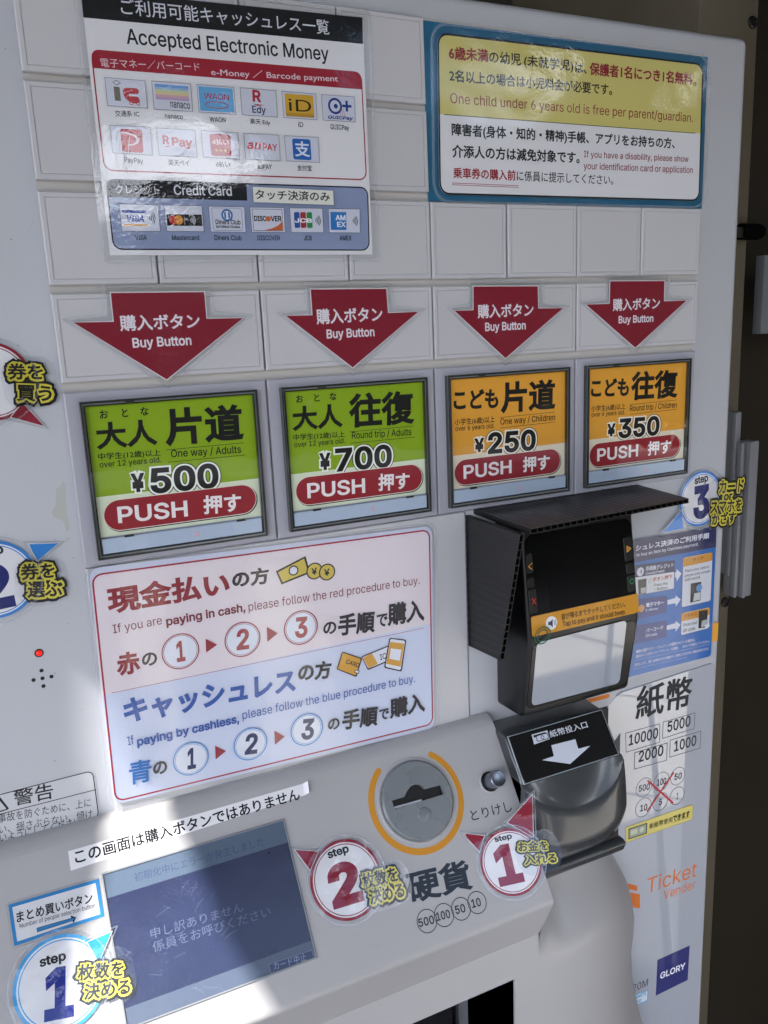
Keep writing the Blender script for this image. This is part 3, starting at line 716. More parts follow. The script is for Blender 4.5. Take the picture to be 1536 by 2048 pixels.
# ================================================================ card reader and its hood
CR = things('card_reader', 'black contactless card reader with dark screen and pale touch plate, mounted on the machine', 'card reader', (.31, -.001, -.29))
rx0, rx1 = .2634, .3574
prof = [(-.0012, -.158), (-.0325, -.158), (-.0420, -.234), (-.0330, -.2905), (-.0300, -.2920), (-.0012, -.2935)]
extrude_x('reader_body', prof, rx0, rx1, M_BLACK, CR, bevel=.0035, seg=4)
a1_ = RF1.uv(768, 960); z6 = lambda S, x, y, o=.0: S.uv(768 + x / 2, 960 + y / 2, o)
fw = rx1 - rx0
def inr(S, pts, r, o): return rounded([z6(S, x, y, o) for x, y in pts], r)
slab('screen_glass', RF1, rounded([(.003, .0045), (fw - .003, .0045), (fw - .003, .071), (.003, .071)], .006), 0, .0006, M_GLOSSB, CR, bev=.0002)
slab('reader_screen', RF1, inr(RF1, [(648, 283), (925, 230), (948, 470), (668, 520)], .001, .0007), .0006, .0008, mat('screen_off', '08070a', .14, spec=.25), CR)
for pts in ([(566, 300), (592, 290), (598, 370), (570, 378)], [(572, 395), (600, 388), (604, 430), (576, 436)], [(578, 440), (608, 432), (616, 530), (585, 538)],
            [(958, 232), (990, 222), (998, 318), (966, 330)], [(968, 335), (996, 328), (1002, 372), (972, 380)], [(972, 384), (1002, 376), (1008, 440), (978, 452)]):
    slab('reader_key', RF1, inr(RF1, pts, .0015, .0012), .0004, .0012, M_BLACK, CR, bev=.0003)
a = Art('key_symbol', RF1, .0013, CR, (768, 960, 2)); YO = 'd89a3a'
a.line((594, 331), (577, 347), .0005, YO); a.line((577, 347), (594, 359), .0005, YO)
a.done(); a = Art('key_symbol', RF1, .0013, CR, (768, 960, 2)); a.line((592, 474), (609, 497), .0006, 'c2382e'); a.line((608, 472), (593, 498), .0006, 'c2382e')
a.done(); a = Art('key_symbol', RF1, .0013, CR, (768, 960, 2)); a.poly([(970, 262), (990, 274), (972, 291)], YO); a.poly([(974, 268), (984, 275), (975, 284)], '8a5a1c')
a.done(); a = Art('key_symbol', RF1, .0013, CR, (768, 960, 2)); a.hoop((992, 405), 9, .0005, '2f9a6a'); a.done()
slab('touch_plate_surround', RF2, rounded([(.003, -.0525), (fw - .003, -.0525), (fw - .003, -.001), (.003, -.001)], .006), 0, .0006, M_GLOSSB, CR, bev=.0002)
slab('touch_plate', RF2, inr(RF2, [(612, 652), (972, 560), (942, 812), (590, 905)], .004, .0009), .0006, .0009, mat('touch_plate_white', '9299a6', .06, coat=1, coat_rough=.01, ior=1.7), CR)
a = Art('contact_mark', RF2, .001, CR, (768, 960, 2))
for r_ in (22, 32): a.add(*fill([circ(a.uv((634, 622)), a.rad((634, 622), r_), 24), circ(a.uv((634, 622)), a.rad((634, 622), r_ - 4), 24)[::-1]]), '1f5a44')
a.done()
bp = [z6(RF1, x, y, .0012) for x, y in ((587, 545), (1010, 458), (1020, 525), (595, 632))]
bz1 = (bp[0][1] + bp[1][1]) / 2; bz0 = (bp[2][1] + bp[3][1]) / 2; print('band', bp)
TB = things('tap_label', 'yellow tap to pay label across the middle of the black card reader', 'label', tuple(RF1.pt(fw / 2, bz0, .001)))
slab('label_sheet', RF1, rounded([(bp[3][0], bz0), (bp[2][0], bz0), (bp[2][0], bz1), (bp[3][0], bz1)], .0015), .0007, .0012, ink('d99a2c'), TB)
a = Art('label_print', RF1, .0013, TB, (768, 960, 2)); K = '201a10'
a.disc((670, 572), 23, 'eceef4'); a.poly([(657, 568), (666, 566), (675, 556), (675, 590), (666, 580), (657, 581)], '1c2c58')
a.line((680, 562), (683, 580), .0004, '1c2c58'); a.line((685, 557), (689, 583), .0004, '1c2c58')
a.text('音が鳴るまでタッチしてください。', (710, 560), (966, 508), 25, K, .012)
a.text('Tap to pay and it should beep.', (715, 592), (968, 540), 26, K, .01); a.done()
film(RF1, .0019, [(bp[3][0], bz0), (bp[2][0], bz0), (bp[2][0], bz1), (bp[3][0], bz1)], TB, .0004, r=.001, rim=False)

HD = things('sun_hood', 'black corrugated plastic hood over the top and left side of the card reader', 'hood', (.31, -.001, -.15))
# flutes are real: two skins with webs between them, open at the cut ends
def fluted(name, A, B, Cc, D, th, n):
    """A,B back edge, D,Cc front edge; flutes run back to front"""
    A, B, Cc, D, th = [np.array(q, float) for q in (A, B, Cc, D, th)]; V = []; F = []
    def quad(*q): b = len(V); V.extend(q); F.append((b, b + 1, b + 2, b + 3))
    for i in range(n):
        for t0, t1 in ((i / n, (i + 1) / n),):
            a0, a1_, f0, f1 = A + (B - A) * t0, A + (B - A) * t1, D + (Cc - D) * t0, D + (Cc - D) * t1
            tm = (t0 + t1) / 2; am, fm = A + (B - A) * tm, D + (Cc - D) * tm
            quad(a0 + th, am + th * .93, fm + th * .93, f0 + th); quad(am + th * .93, a1_ + th, f1 + th, fm + th * .93)
            quad(a0, a1_, f1, f0)
    for i in range(n + 1):
        t = i / n; a, f = A + (B - A) * t, D + (Cc - D) * t; e = (B - A) / np.linalg.norm(B - A) * .00025
        quad(a - e, a - e + th, f - e + th, f - e); quad(a + e, a + e + th, f + e + th, f + e); quad(f - e, f - e + th, f + e + th, f + e)
        quad(a - e, a - e + th, a + e + th, a + e)
    # thin rims of the two skins at the front
    for s0, s1 in ((0, .10), (.88, 1.0)): quad(D + th * s0, Cc + th * s0, Cc + th * s1, D + th * s1)
    return obj(name, V, F, M_HOOD, HD)
fluted('top_sheet', (.2480, -.0016, -.1522), (.3890, -.0016, -.1522), (.3815, -.0590, -.1522), (.2470, -.0677, -.1522), (0, 0, .0032), 26)
fluted('side_sheet', (.2445, -.0016, -.2445), (.2445, -.0016, -.1525), (.2445, -.0646, -.1525), (.2445, -.0412, -.2410), (-.0032, 0, 0), 17)

# ================================================================ paper signs
Z0 = (0, 0, 1); T2 = (0, 0, 2)
def sign(name, label, cat, S, off, Q, group=None, z=Z0):
    f = lambda p: S.uv(z[0] + p[0] / z[2], z[1] + p[1] / z[2], off)
    c = np.mean([f(p) for p in Q], axis=0)
    return things(name, label, cat, tuple(S.pt(c[0], c[1], off)), group)
# --- accepted payments
Q = [(322, -44), (1450, 70), (1490, 1018), (440, 1022)]; off = .0048
PA = sign('payment_poster', 'white laminated poster listing accepted electronic money logos, at the top left of the machine', 'poster', PAN, off, Q, z=T2)
P = sheet(PAN, off, Q, M_PAPER, PA, z=T2)
a = Art('poster_print', PAN, off, PA, T2); K = '0b0e18'; RD = '9c1a30'
a.poly([(322, -44), (1450, 70), (1452, 176), (334, 70)], '090b10')
a.text('ご利用可能キャッシュレス一覧', (486, 58), (1318, 140), 66, 'dadde8', .005)
a.text('Accepted Electronic Money', (510, 192), (1317, 258), 80, K, .012)
FQ = [(361, 196), (1447, 288), (1468, 722), (415, 684)]
Pf = rounded([a.uv(p) for p in (FQ[0], FQ[3], FQ[2], FQ[1])], .005)
a.add(*fill([Pf, inset(Pf, .0007)[::-1]]), ink(RD))
hd = [a.uv(p) for p in ((361, 196), (372, 272), (1447, 358), (1447, 288))]
a.local(rounded(np.array(hd), [.005, 0, 0, .005]), RD)
a.text('電子マネー／バーコード', (404, 268), (800, 285), 36, 'e2ccd6'); a.text('e-Money ／ Barcode payment', (846, 308), (1353, 334), 38, 'e2ccd6', .01)
CQ = [(421, 715), (1472, 748), (1479, 1003), (452, 1000)]
Pc = rounded([a.uv(p) for p in (CQ[0], CQ[3], CQ[2], CQ[1])], .005); a.add(*fill([Pc]), ink('8b99bb'))
a.local(rounded(np.array([a.uv(p) for p in ((421, 715), (434, 788), (989, 803), (986, 737))]), [.005, 0, 0, 0]), K)
a.add(*fill([Pc, inset(Pc, .0007)[::-1]]), ink(K))
a.text('クレジット', (465, 776), (638, 778), 36, 'dcdfe8', -.004); a.text('Credit Card', (697, 780), (928, 784), 40, 'dcdfe8', .01)
cap = [('交通系 IC', 462, 558, 466, 468, 25), ('nanaco', 660, 732, 474, 478, 16), ('WAON', 839, 903, 487, 490, 20), ('楽天 Edy', 1001, 1081, 499, 505, 26), ('iD', 1193, 1213, 508, 509, 20), ('QUICPay', 1322, 1396, 522, 527, 26),
       ('PayPay', 499, 573, 655, 661, 27), ('楽天ペイ', 674, 758, 662, 665, 25), ('d払い', 864, 920, 668, 669, 23), ('auPAY', 1030, 1088, 677, 677, 20), ('支付宝', 1189, 1247, 684, 685, 24),
       ('VISA', 541, 588, 960, 960, 20), ('Mastercard', 688, 797, 961, 961, 20), ('Diners Club', 858, 966, 961, 962, 21), ('DISCOVER', 1030, 1120, 962, 962, 20), ('JCB', 1216, 1247, 962, 962, 20), ('AMEX', 1358, 1406, 962, 962, 20)]
for t, x0, x1, y0_, y1_, h in cap: a.text(t, (x0, y0_), (x1, y1_), h, K, .008)
a.done()
def logo(Q):
    l = Art('payment_logo', PAN, off + .0008, PA, T2); l.poly(Q, 'cfd3e2'); l.ring(Q, .00018, '20242e'); return l, l.box_fn(Q)
def arcs(l, B, x, col, y=.5, s=1):
    for i in range(4):
        c = l.uv(B(x - .08, y)); u = np.linalg.norm(l.uv(B(1, .5)) - l.uv(B(0, .5))); r = (.06 + .045 * i) * u * s
        o = circ(c, r + .012 * u * s, 10, -.75, .75, True); n_ = circ(c, r - .008 * u * s, 10, .75, -.75, True); l.add(*fill([ccw(np.vstack([o, n_]))]), ink(col))
l, B = logo([(418, 309), (580, 322), (591, 434), (430, 423)])
l.poly([B(.18, .16), B(.28, .06), B(.40, .16), B(.28, .25)], '5a5a58'); l.poly([B(.20, .16), B(.28, .09), B(.37, .16), B(.28, .22)], 'cfd3e2')
l.poly([B(.2, .30), B(.35, .30), B(.35, .80), B(.2, .80)], '6c6a62')
l.poly([B(.42, .32), B(.82, .30), B(.82, .52), B(.56, .52), B(.56, .60), B(.82, .60), B(.82, .85), B(.58, .85), B(.42, .62)], 'b01c2c', .002)
for x in (.60, .77): l.disc(B(x, .86), 7, 'b01c2c'); l.disc(B(x, .86), 4, 'e8dfe4')
l.done()
l, B = logo([(606, 323), (762, 335), (772, 447), (616, 437)])
for i, c in enumerate(('5f92d0', '8fb0d2', 'c0cca0', 'd6c49a', 'cda4b0', 'b49cc2')): l.poly([B(.07, .1 + .09 * i), B(.93, .1 + .09 * i), B(.93, .19 + .09 * i), B(.07, .19 + .09 * i)], c)
l.text('nanaco', B(.43, .90), B(.93, .92), 24, '23262e', .01); l.done()
l, B = logo([(786, 337), (936, 349), (944, 458), (796, 449)]); l.poly([B(.04, .06), B(.96, .06), B(.96, .94), B(.04, .94)], '5fa6d6', .0006)
l.text('WAON', B(.18, .50), B(.84, .50), 24, 'b03040', .01)
e = np.array([l.uv(B(.5 + .32 * math.cos(t), .70 + .13 * math.sin(t))) for t in np.linspace(0, 2 * math.pi, 25)[:-1]]); l.add(*fill([ccw(e), inset(e, .0004)[::-1]]), ink('b03040')); l.done()
l, B = logo([(960, 350), (1104, 362), (1110, 469), (968, 460)])
l.text('R', B(.33, .48), B(.56, .49), 48, 'b01c2c', .03); l.poly([B(.33, .56), B(.66, .58), B(.45, .63)], 'b01c2c'); l.text('Edy', B(.30, .96), B(.68, .96), 36, '16225e', .015); l.done()
l, B = logo([(1126, 364), (1263, 375), (1269, 480), (1134, 471)]); l.poly([B(.08, .08), B(.92, .08), B(.92, .93), B(.08, .93)], 'd0a430', .0008)
l.poly([B(.08, .80), B(.92, .80), B(.92, .93), B(.08, .93)], 'b98f2c', .0006)
l.text('iD', B(.18, .72), B(.84, .72), 48, '1b1a12', .0); l.done()
l, B = logo([(1285, 377), (1417, 387), (1422, 489), (1292, 481)])
l.hoop(B(.40, .42), 28, .0012, '163a86'); l.disc(B(.42, .42), 8, '163a86'); l.poly([B(.72, .18), B(.79, .18), B(.79, .60), B(.72, .60)], '163a86'); l.poly([B(.62, .34), B(.9, .34), B(.9, .44), B(.62, .44)], '163a86')
for i in range(3): l.line(B(.54 + .05 * i, .52), B(.50 + .06 * i + .06, .78), .0002, 'b03040')
l.text('QUICPay', B(.14, .96), B(.90, .96), 17, '163a86', .03, slant=.3); l.done()
l, B = logo([(438, 500), (602, 508), (610, 622), (450, 612)]); l.poly([B(.25, .12), B(.78, .12), B(.78, .93), B(.25, .93)], 'b3202e', .0012)
l.add(*fill([ccw([l.uv(B(*p)) for p in ((.24, .26), (.24, .22), (.45, .24), (.62, .32), (.70, .46), (.66, .60), (.55, .68), (.42, .70), (.42, .66), (.54, .63), (.62, .55), (.63, .46), (.57, .36), (.43, .29))])]), ink('dcd6e0'))
l.line(B(.47, .27), B(.40, .95), .0003, 'dcd6e0'); l.done()
l, B = logo([(626, 511), (780, 520), (789, 630), (636, 622)]); l.text('R', B(.13, .58), B(.30, .58), 36, 'b3202e', .03); l.poly([B(.13, .64), B(.36, .64), B(.22, .68)], 'b3202e'); l.text('Pay', B(.36, .70), B(.90, .72), 44, 'b3202e', .035); l.done()
l, B = logo([(804, 521), (952, 530), (959, 638), (814, 629)]); l.poly([B(.22, .1), B(.78, .1), B(.78, .92), B(.22, .92)], 'a8202e', .0012); l.text('d払い', B(.28, .50), B(.73, .50), 24, 'ecdce2', .02)
for x in (.38, .5, .62): l.disc(B(x, .70), 5, 'd8b060')
l.done()
l, B = logo([(974, 532), (1116, 540), (1122, 645), (982, 637)]); l.text('au', B(.06, .60), B(.44, .60), 28, 'c23038', .02, slant=.3); l.text('PAY', B(.52, .62), B(.93, .62), 28, 'c23038', .02); l.done()
l, B = logo([(1137, 542), (1273, 549), (1279, 651), (1145, 644)]); l.poly([B(.22, .1), B(.76, .1), B(.76, .92), B(.22, .92)], '1f64b4', .0012); l.text('支', B(.28, .80), B(.72, .80), 62, 'dce4f2', .02); l.done()
l, B = logo([(475, 815), (632, 820), (642, 926), (488, 925)]); l.poly([B(.06, .22), B(.67, .22), B(.67, .32), B(.06, .32)], '1f3f98'); l.poly([B(.06, .73), B(.68, .73), B(.68, .81), B(.06, .81)], 'd09a40')
l.text('VISA', B(.13, .65), B(.60, .65), 27, '1f3f98', .04, slant=.2); arcs(l, B, .78, '14161c'); l.done()
l, B = logo([(656, 820), (808, 823), (817, 927), (667, 926)]); l.poly([B(.03, .34), B(.97, .34), B(.97, .78), B(.03, .78)], '0c0d12'); l.disc(B(.21, .56), 18, 'b3202e'); l.disc(B(.35, .56), 18, 'd8902e')
l.poly([B(.27, .46), B(.29, .52), B(.29, .60), B(.27, .66), B(.25, .60), B(.25, .52)], 'cc5a24'); l.line(B(.50, .38), B(.50, .76), .00015, 'c4c8d0'); arcs(l, B, .70, 'dce0e8', .56, .85); l.done()
l, B = logo([(833, 824), (978, 827), (984, 930), (843, 928)]); l.ring([B(.08, .06), B(.92, .06), B(.92, .94), B(.08, .94)], .0002, '2c66a8', .0012); l.disc(B(.5, .34), 23, '2c66a8'); l.disc(B(.5, .34), 16, 'e2e8f2'); l.poly([B(.42, .24), B(.47, .20), B(.47, .48), B(.42, .44)], '2c66a8'); l.poly([B(.53, .20), B(.58, .24), B(.58, .44), B(.53, .48)], '2c66a8')
l.text('Diners Club', B(.16, .70), B(.86, .70), 20, '12141a', .02); l.text('INTERNATIONAL', B(.16, .84), B(.86, .84), 10, '12141a', .03); l.done()
l, B = logo([(999, 828), (1136, 830), (1141, 930), (1007, 929)]); l.ring([B(.06, .07), B(.94, .07), B(.94, .94), B(.06, .94)], .00022, '14161c'); l.text('DISC', B(.10, .56), B(.46, .56), 22, '14161c', .03); l.disc(B(.52, .46), 10, 'cc6a2c'); l.text('VER', B(.59, .56), B(.91, .56), 22, '14161c', .03)
l.poly([B(.38, .92), B(.62, .84), B(.80, .72), B(.925, .56), B(.925, .92)], 'c8622a'); l.done()
l, B = logo([(1158, 831), (1290, 833), (1295, 931), (1165, 930)])
for x, c in ((.12, '2450a0'), (.31, 'a02838'), (.50, '2c8a48')): l.poly([B(x, .18), B(x + .17, .16), B(x + .17, .80), B(x, .82)], c, .0008)
l.text('JCB', B(.13, .60), B(.66, .60), 18, 'e8ecf2', .03); arcs(l, B, .80, '14161c'); l.done()
l, B = logo([(1313, 834), (1440, 836), (1441, 932), (1317, 931)]); l.poly([B(.06, .14), B(.56, .14), B(.56, .88), B(.06, .88)], '2a78c0'); l.text('AM', B(.22, .48), B(.54, .48), 21, 'e2e8f2', .03); l.text('EX', B(.26, .76), B(.54, .76), 21, 'e2e8f2', .03); arcs(l, B, .80, '14161c'); l.done()
film(PAN, off + .0016, P, PA, .004, r=.003)
Q = [(1012, 747), (1332, 763), (1335, 820), (1016, 808)]; off2 = off + .0021
TL_ = sign('touch_only_label', 'small cream label with black text stuck on the credit card box of the poster', 'label', PAN, off2, Q, z=T2)
sheet(PAN, off2, Q, mat('cream_label', 'd2d4cc', .4), TL_, z=T2); a = Art('label_print', PAN, off2 + .0001, TL_, T2); a.text('タッチ決済のみ', (1022, 797), (1320, 806), 40, '0c0e12', .015); a.done()

# --- child fare notice
off = .0030; z = (768, 0, 2)
Q = [(213, 128), (1278, 255), (1262, 805), (222, 778)]
PB = sign('child_fare_notice', 'laminated notice with yellow upper half and white lower half on the blue card', 'notice', PAN, off, Q, z=z)
P = sheet(PAN, off, Q, M_PAPER, PB, r=.007, z=z)
a = Art('notice_print', PAN, off, PB, z); K = '12151c'; RD = '8e1a30'
Pl = [a.uv(p) for p in Q]; Pb = rounded([Pl[0], Pl[3], Pl[2], Pl[1]], .007)
yl = ccw(np.array([Pl[0], a.uv((218, 457)), a.uv((1270, 535)), Pl[1]]))
a.add(*fill([rounded(np.array([Pl[0], a.uv((218, 456)), a.uv((1270, 534)), Pl[1]]), [.007, 0, 0, .007])]), ink('d2c878'))
a.add(*fill([Pb, inset(Pb, .0011)[::-1]]), ink('10141a'))
a.text('6歳未満', (260, 238), (418, 250), 54, RD, .03); a.text('の幼児', (421, 252), (548, 263), 50, K, .02); a.text('(未就学児)', (560, 272), (757, 292), 54, K, .02); a.text('は、', (764, 291), (810, 296), 42, K, .03)
a.text('保護者1名につき1名無料', (822, 300), (1233, 341), 52, RD, .03); a.text('。', (1237, 342), (1249, 343), 14, K, .02)
a.text('2名以上の場合は小児料金が必要です。', (262, 326), (912, 382), 50, K, .02)
a.text('One child under 6 years old is free per parent/guardian.', (266, 424), (1235, 499), 54, RD)
a.line((240, 458), (1245, 533), .0004, K)
a.text('障害者(身体・知的・精神)手帳、アプリをお持ちの方、', (271, 550), (1162, 602), 58, K, .025)
a.text('介添人の方は減免対象です。', (273, 630), (782, 655), 52, K, .025)
a.text('If you have a disability, please show', (799, 636), (1217, 655), 34, RD, .004); a.text('your identification card or application', (798, 684), (1234, 700), 36, RD, .004)
a.text('乗車券の購入前', (277, 713), (526, 723), 44, 'a01c30', .02); a.text('に係員に提示してください。', (531, 724), (916, 740), 42, K, .005)
a.line((272, 732), (538, 743), .0003, 'a01c30'); a.line((272, 739), (538, 750), .0003, 'a01c30'); a.done()
film(PAN, off + .0012, P, PB, .0055, r=.009)

# --- cash / cashless instructions
off = .0034; z = (0, 1040, 2)
Q = [(355, 195), (1728, 22), (1738, 832), (455, 1140)]
PC = sign('instruction_poster', 'large laminated poster of red and blue purchase steps below the green buttons', 'poster', PAN, off, Q, z=z)
P = sheet(PAN, off, Q, mat('lilac_paper', 'ccd2e6', .6), PC, r=.006, z=z)
a = Art('poster_print', PAN, off, PC, z); K = '14141c'; RD = '8e1c28'; BL = '1f55a8'; DR = '7c1c2c'
FQ = [(364, 218), (1720, 36), (1733, 818), (460, 1130)]
Pl = [a.uv(p) for p in FQ]; m1, m2 = a.uv((405, 703)), a.uv((1726, 413))
a.add(*fill([rounded(np.array([Pl[0], m1, m2, Pl[1]]), [.006, 0, 0, .006])]), ink('e6dce2'))
a.add(*fill([rounded(np.array([m1, Pl[3], Pl[2], m2]), [0, .006, .006, 0])]), ink('d0d8ee'))
Pb = rounded([Pl[0], Pl[3], Pl[2], Pl[1]], .006); a.add(*fill([Pb, inset(Pb, .0010)[::-1]]), ink('a01830'))
a.line((447, 692), (1696, 432), .0003, 'a01830')
a.text('現金払い', (435, 378), (921, 300), 108, RD, .04); a.text('の方', (930, 275), (1077, 254), 70, K, .04)
a.poly([(1103, 205), (1222, 144), (1241, 212), (1126, 258)], K); a.poly([(1112, 209), (1216, 154), (1232, 208), (1130, 249)], 'd2bc50'); a.disc((1174, 202), 20, K); a.disc((1174, 202), 15, 'dfe3ee')
for c in ((1258, 204), (1308, 208)): a.disc(c, 33, K); a.disc(c, 28, 'd2bc50'); a.text('¥', (c[0] - 11, c[1] + 17), (c[0] + 11, c[1] + 13), 28, K, .02)
a.text('If you are', (455, 463), (650, 425), 46, DR); a.text('paying in cash,', (667, 433), (983, 374), 46, DR, .025); a.text('please follow the red procedure to buy.', (995, 374), (1678, 264), 46, DR)
def row(y, c1, cc, dig, first, k):
    pass
a.text('赤', (470, 625), (562, 610), 92, RD, .035); a.text('の', (567, 586), (628, 580), 54, K, .03)
def ball(c, r, rc, d, dc_):
    a.disc(c, r, rc); a.disc(c, r - 5, 'dfe4f0'); a.disc(c, r - 8, rc); a.disc(c, r - 10, 'dfe4f0')
    a.text(d, (c[0] - (14 if d == '1' else 24), c[1] + 44), (c[0] + (20 if d == '1' else 26), c[1] + 38), 84, dc_, .03)
for (c, r), d in zip((((722, 525), 77), ((970, 477), 73), ((1203, 430), 69)), '123'): ball(c, r, '96202e', d, '98202e')
for t in ([(822, 474), (868, 498), (824, 530)], [(1067, 427), (1110, 452), (1069, 487)], [(860, 902), (903, 923), (862, 957)], [(1097, 842), (1138, 865), (1099, 898)]): a.poly(t, '96202e')
a.text('の', (1292, 460), (1345, 452), 50, K, .03); a.text('手順', (1350, 465), (1497, 448), 88, K, .035); a.text('で', (1503, 428), (1547, 424), 52, K, .03); a.text('購入', (1550, 424), (1696, 402), 90, K, .035)
a.text('キャッシュレス', (498, 818), (1182, 688), 104, BL, .04); a.text('の方', (1190, 648), (1323, 632), 74, K, .04)
a.poly([(1368, 525), (1448, 552), (1425, 628), (1344, 596)], K, .001); a.poly([(1370, 530), (1442, 555), (1422, 621), (1350, 594)], 'd8a23a', .0008); a.text('CARD', (1380, 572), (1432, 590), 20, K, .02)
a.poly([(1418, 598), (1438, 602), (1434, 614), (1416, 610)], K); a.poly([(1421, 600), (1435, 604), (1432, 611), (1419, 608)], 'dfe3ee')
a.poly([(1444, 545), (1560, 498), (1590, 548), (1470, 600)], K, .001); a.poly([(1448, 548), (1556, 504), (1583, 547), (1472, 593)], 'e0e4f0', .0008); a.poly([(1450, 550), (1486, 532), (1510, 574), (1474, 592)], 'd8a23a', .0006); a.text('IC', (1520, 560), (1545, 552), 24, K, .01)
a.poly([(1556, 470), (1624, 478), (1605, 606), (1534, 590)], K, .0014); a.poly([(1560, 474), (1619, 482), (1601, 600), (1540, 586)], 'e4e8f2', .0012); a.poly([(1559, 486), (1616, 493), (1601, 586), (1543, 574)], 'd8a23a'); a.poly([(1562, 512), (1604, 518), (1597, 562), (1556, 554)], 'e4e8f2')
a.text('If', (512, 900), (537, 893), 36, BL); a.text('paying by cashless,', (550, 913), (957, 818), 46, BL, .025); a.text('please follow the blue procedure to buy.', (970, 806), (1659, 656), 46, BL)
a.text('青', (517, 1060), (607, 1043), 94, '2f74be', .02); a.text('の', (612, 1020), (668, 1010), 52, K, .03)
for (c, r), d in zip((((763, 953), 73), ((1001, 894), 69), ((1226, 836), 66)), '123'): ball(c, r, '4a90cc', d, '1c2a5c')
a.text('の', (1310, 842), (1357, 832), 46, K, .03); a.text('手順', (1365, 840), (1507, 820), 80, K, .035); a.text('で', (1512, 800), (1552, 794), 44, K, .03); a.text('購入', (1558, 794), (1698, 764), 80, K, .035)
a.done()
film(PAN, off + .0014, P, PC, .0028, r=.007)

# --- four arrow signs
off = .0054
AG = 'red arrow signs pointing at the buy buttons'
def arrow_sign(label, z, pts, t1, t2, m=FILM, tilt=0):
    A_ = sign('arrow_sign', label, 'arrow sign', PAN, off, pts, AG, z)
    f = lambda p: PAN.uv(z[0] + p[0] / z[2], z[1] + p[1] / z[2], off)
    P = ccw([f(p) for p in pts]); slab('sheet', PAN, inset(P, -.0005), off - .0003, off - .00002, M_PAPER, A_); slab('red_face', PAN, P, off - .0001, off, ink('84122a'), A_)
    a = Art('sign_print', PAN, off, A_, z); a.text('購入ボタン', *t1, 'e8e4ec', .022); a.text('Buy Button', *t2, 'e8e4ec', .02); a.done()
    film(PAN, off + .0007, P, A_, .0042, m=m, r=.0015)
zl, zr = (0, 540, 2), (768, 540, 2)
arrow_sign('red down arrow sign pointing at the green one way adult button', zl, [(443, 92), (817, 88), (826, 195), (973, 192), (667, 438), (293, 210), (455, 207)], ((482, 245), (801, 234), 64), ((533, 322), (768, 310), 50))
arrow_sign('red down arrow sign pointing at the green round trip adult button', zl, [(1243, 78), (1545, 75), (1552, 172), (1673, 167), (1411, 390), (1143, 183), (1250, 181)], ((1267, 218), (1531, 206), 62), ((1308, 284), (1499, 274), 46))
arrow_sign('red down arrow sign pointing at the orange one way child button', zr, [(358, 66), (615, 65), (617, 154), (717, 152), (486, 353), (282, 163), (358, 161)], ((375, 194), (598, 186), 56), ((405, 254), (567, 246), 43))
arrow_sign('red down arrow sign pointing at the orange round trip child button, its film glinting', zr, [(905, 45), (1122, 44), (1120, 125), (1210, 122), (1005, 311), (808, 138), (903, 135)], ((915, 165), (1103, 157), 50), ((938, 222), (1077, 215), 38), m=FILM2)

# --- small labels
off = .0002; Q = [(272, 405), (1222, 132), (1228, 178), (283, 483)]; z = (0, 1500, 2)
L1 = sign('screen_label', 'long white paper label with black Japanese text above the touch screen, its end curling', 'label', CON, off, Q, z=z)
f = lambda p: CON.uv(z[0] + p[0] / z[2], z[1] + p[1] / z[2], off)
P = [f(p) for p in ((272, 405), (1210, 135), (1216, 182), (283, 483))]; slab('label_sheet', CON, P, 0, off, M_PAPER, L1)
e0_, e1_ = P[1], P[2]; V = []; F = []
for i in range(7):
    t = i / 6 * 1.5; du = .0032 * math.sin(t) * .9; dn = .0032 * (1 - math.cos(t))
    for e in (e0_, e1_): V.append(CON.pt(e[0] + du, e[1] + du * .17, off + dn))
for i in range(6): F.append((2 * i, 2 * i + 1, 2 * i + 3, 2 * i + 2))
obj('curled_end', V, F, M_PAPER, L1, smooth=True)
a = Art('label_print', CON, off + .0001, L1, z); a.text('この画面は購入ボタンではありません', (303, 458), (1203, 199), 58, '0a0b12', .018); a.done()
Q = [(33, 620), (393, 515), (416, 665), (57, 785)]
L2 = sign('bulk_buy_label', 'white label with blue border and blue arrow at the left of the touch screen', 'label', CON, off, Q, z=z)
P = sheet(CON, off, Q, M_PAPER, L2, z=z, r=.0008); a = Art('label_print', CON, off + .0001, L2, z)
a.ring([(33, 620), (393, 515), (416, 665), (57, 785)], .0017, '2f86c4'); a.text('まとめ買いボタン', (68, 693), (372, 612), 46, '14161e', .02); a.text('Number of people selection button', (80, 718), (382, 634), 24, '2a2e3c')
a.poly([(146, 712), (285, 672), (281, 661), (305, 670), (294, 693), (290, 684), (149, 729)], '12305c'); a.poly([(149, 714), (290, 674), (300, 672), (292, 681), (151, 725)], '2f86c4'); a.done()
film(CON, off + .0006, P, L2, .0012, r=.001)
off = .0016; z = (1200, 1536, 4)
Q = [(205, 475), (745, 290), (742, 410), (205, 600)]
L3 = sign('new_note_sticker', 'yellow sticker with a banknote picture on the glossy white panel', 'sticker', PAN, off, Q, z=z)
P = sheet(PAN, off, Q, mat('yellow_sticker', 'd8c86a', .3, coat=.6), L3, z=z, r=.0018); a = Art('sticker_print', PAN, off + .0001, L3, z)
a.ring(Q, .0002, '3a3a30', .0018)
a.poly([(228, 487), (378, 438), (375, 524), (228, 572)], '3e4238'); a.poly([(236, 492), (370, 448), (368, 518), (236, 562)], '9fa694'); a.disc((335, 492), 18, 'c4cab4'); a.poly([(245, 500), (300, 482), (300, 520), (245, 540)], 'c4cab4')
a.text('新紙幣使用', (393, 490), (577, 432), 44, '2a2c26', .01); a.text('できます', (580, 430), (716, 388), 48, '14150f', .035); a.line((580, 436), (716, 392), .0003, '14150f'); a.done()

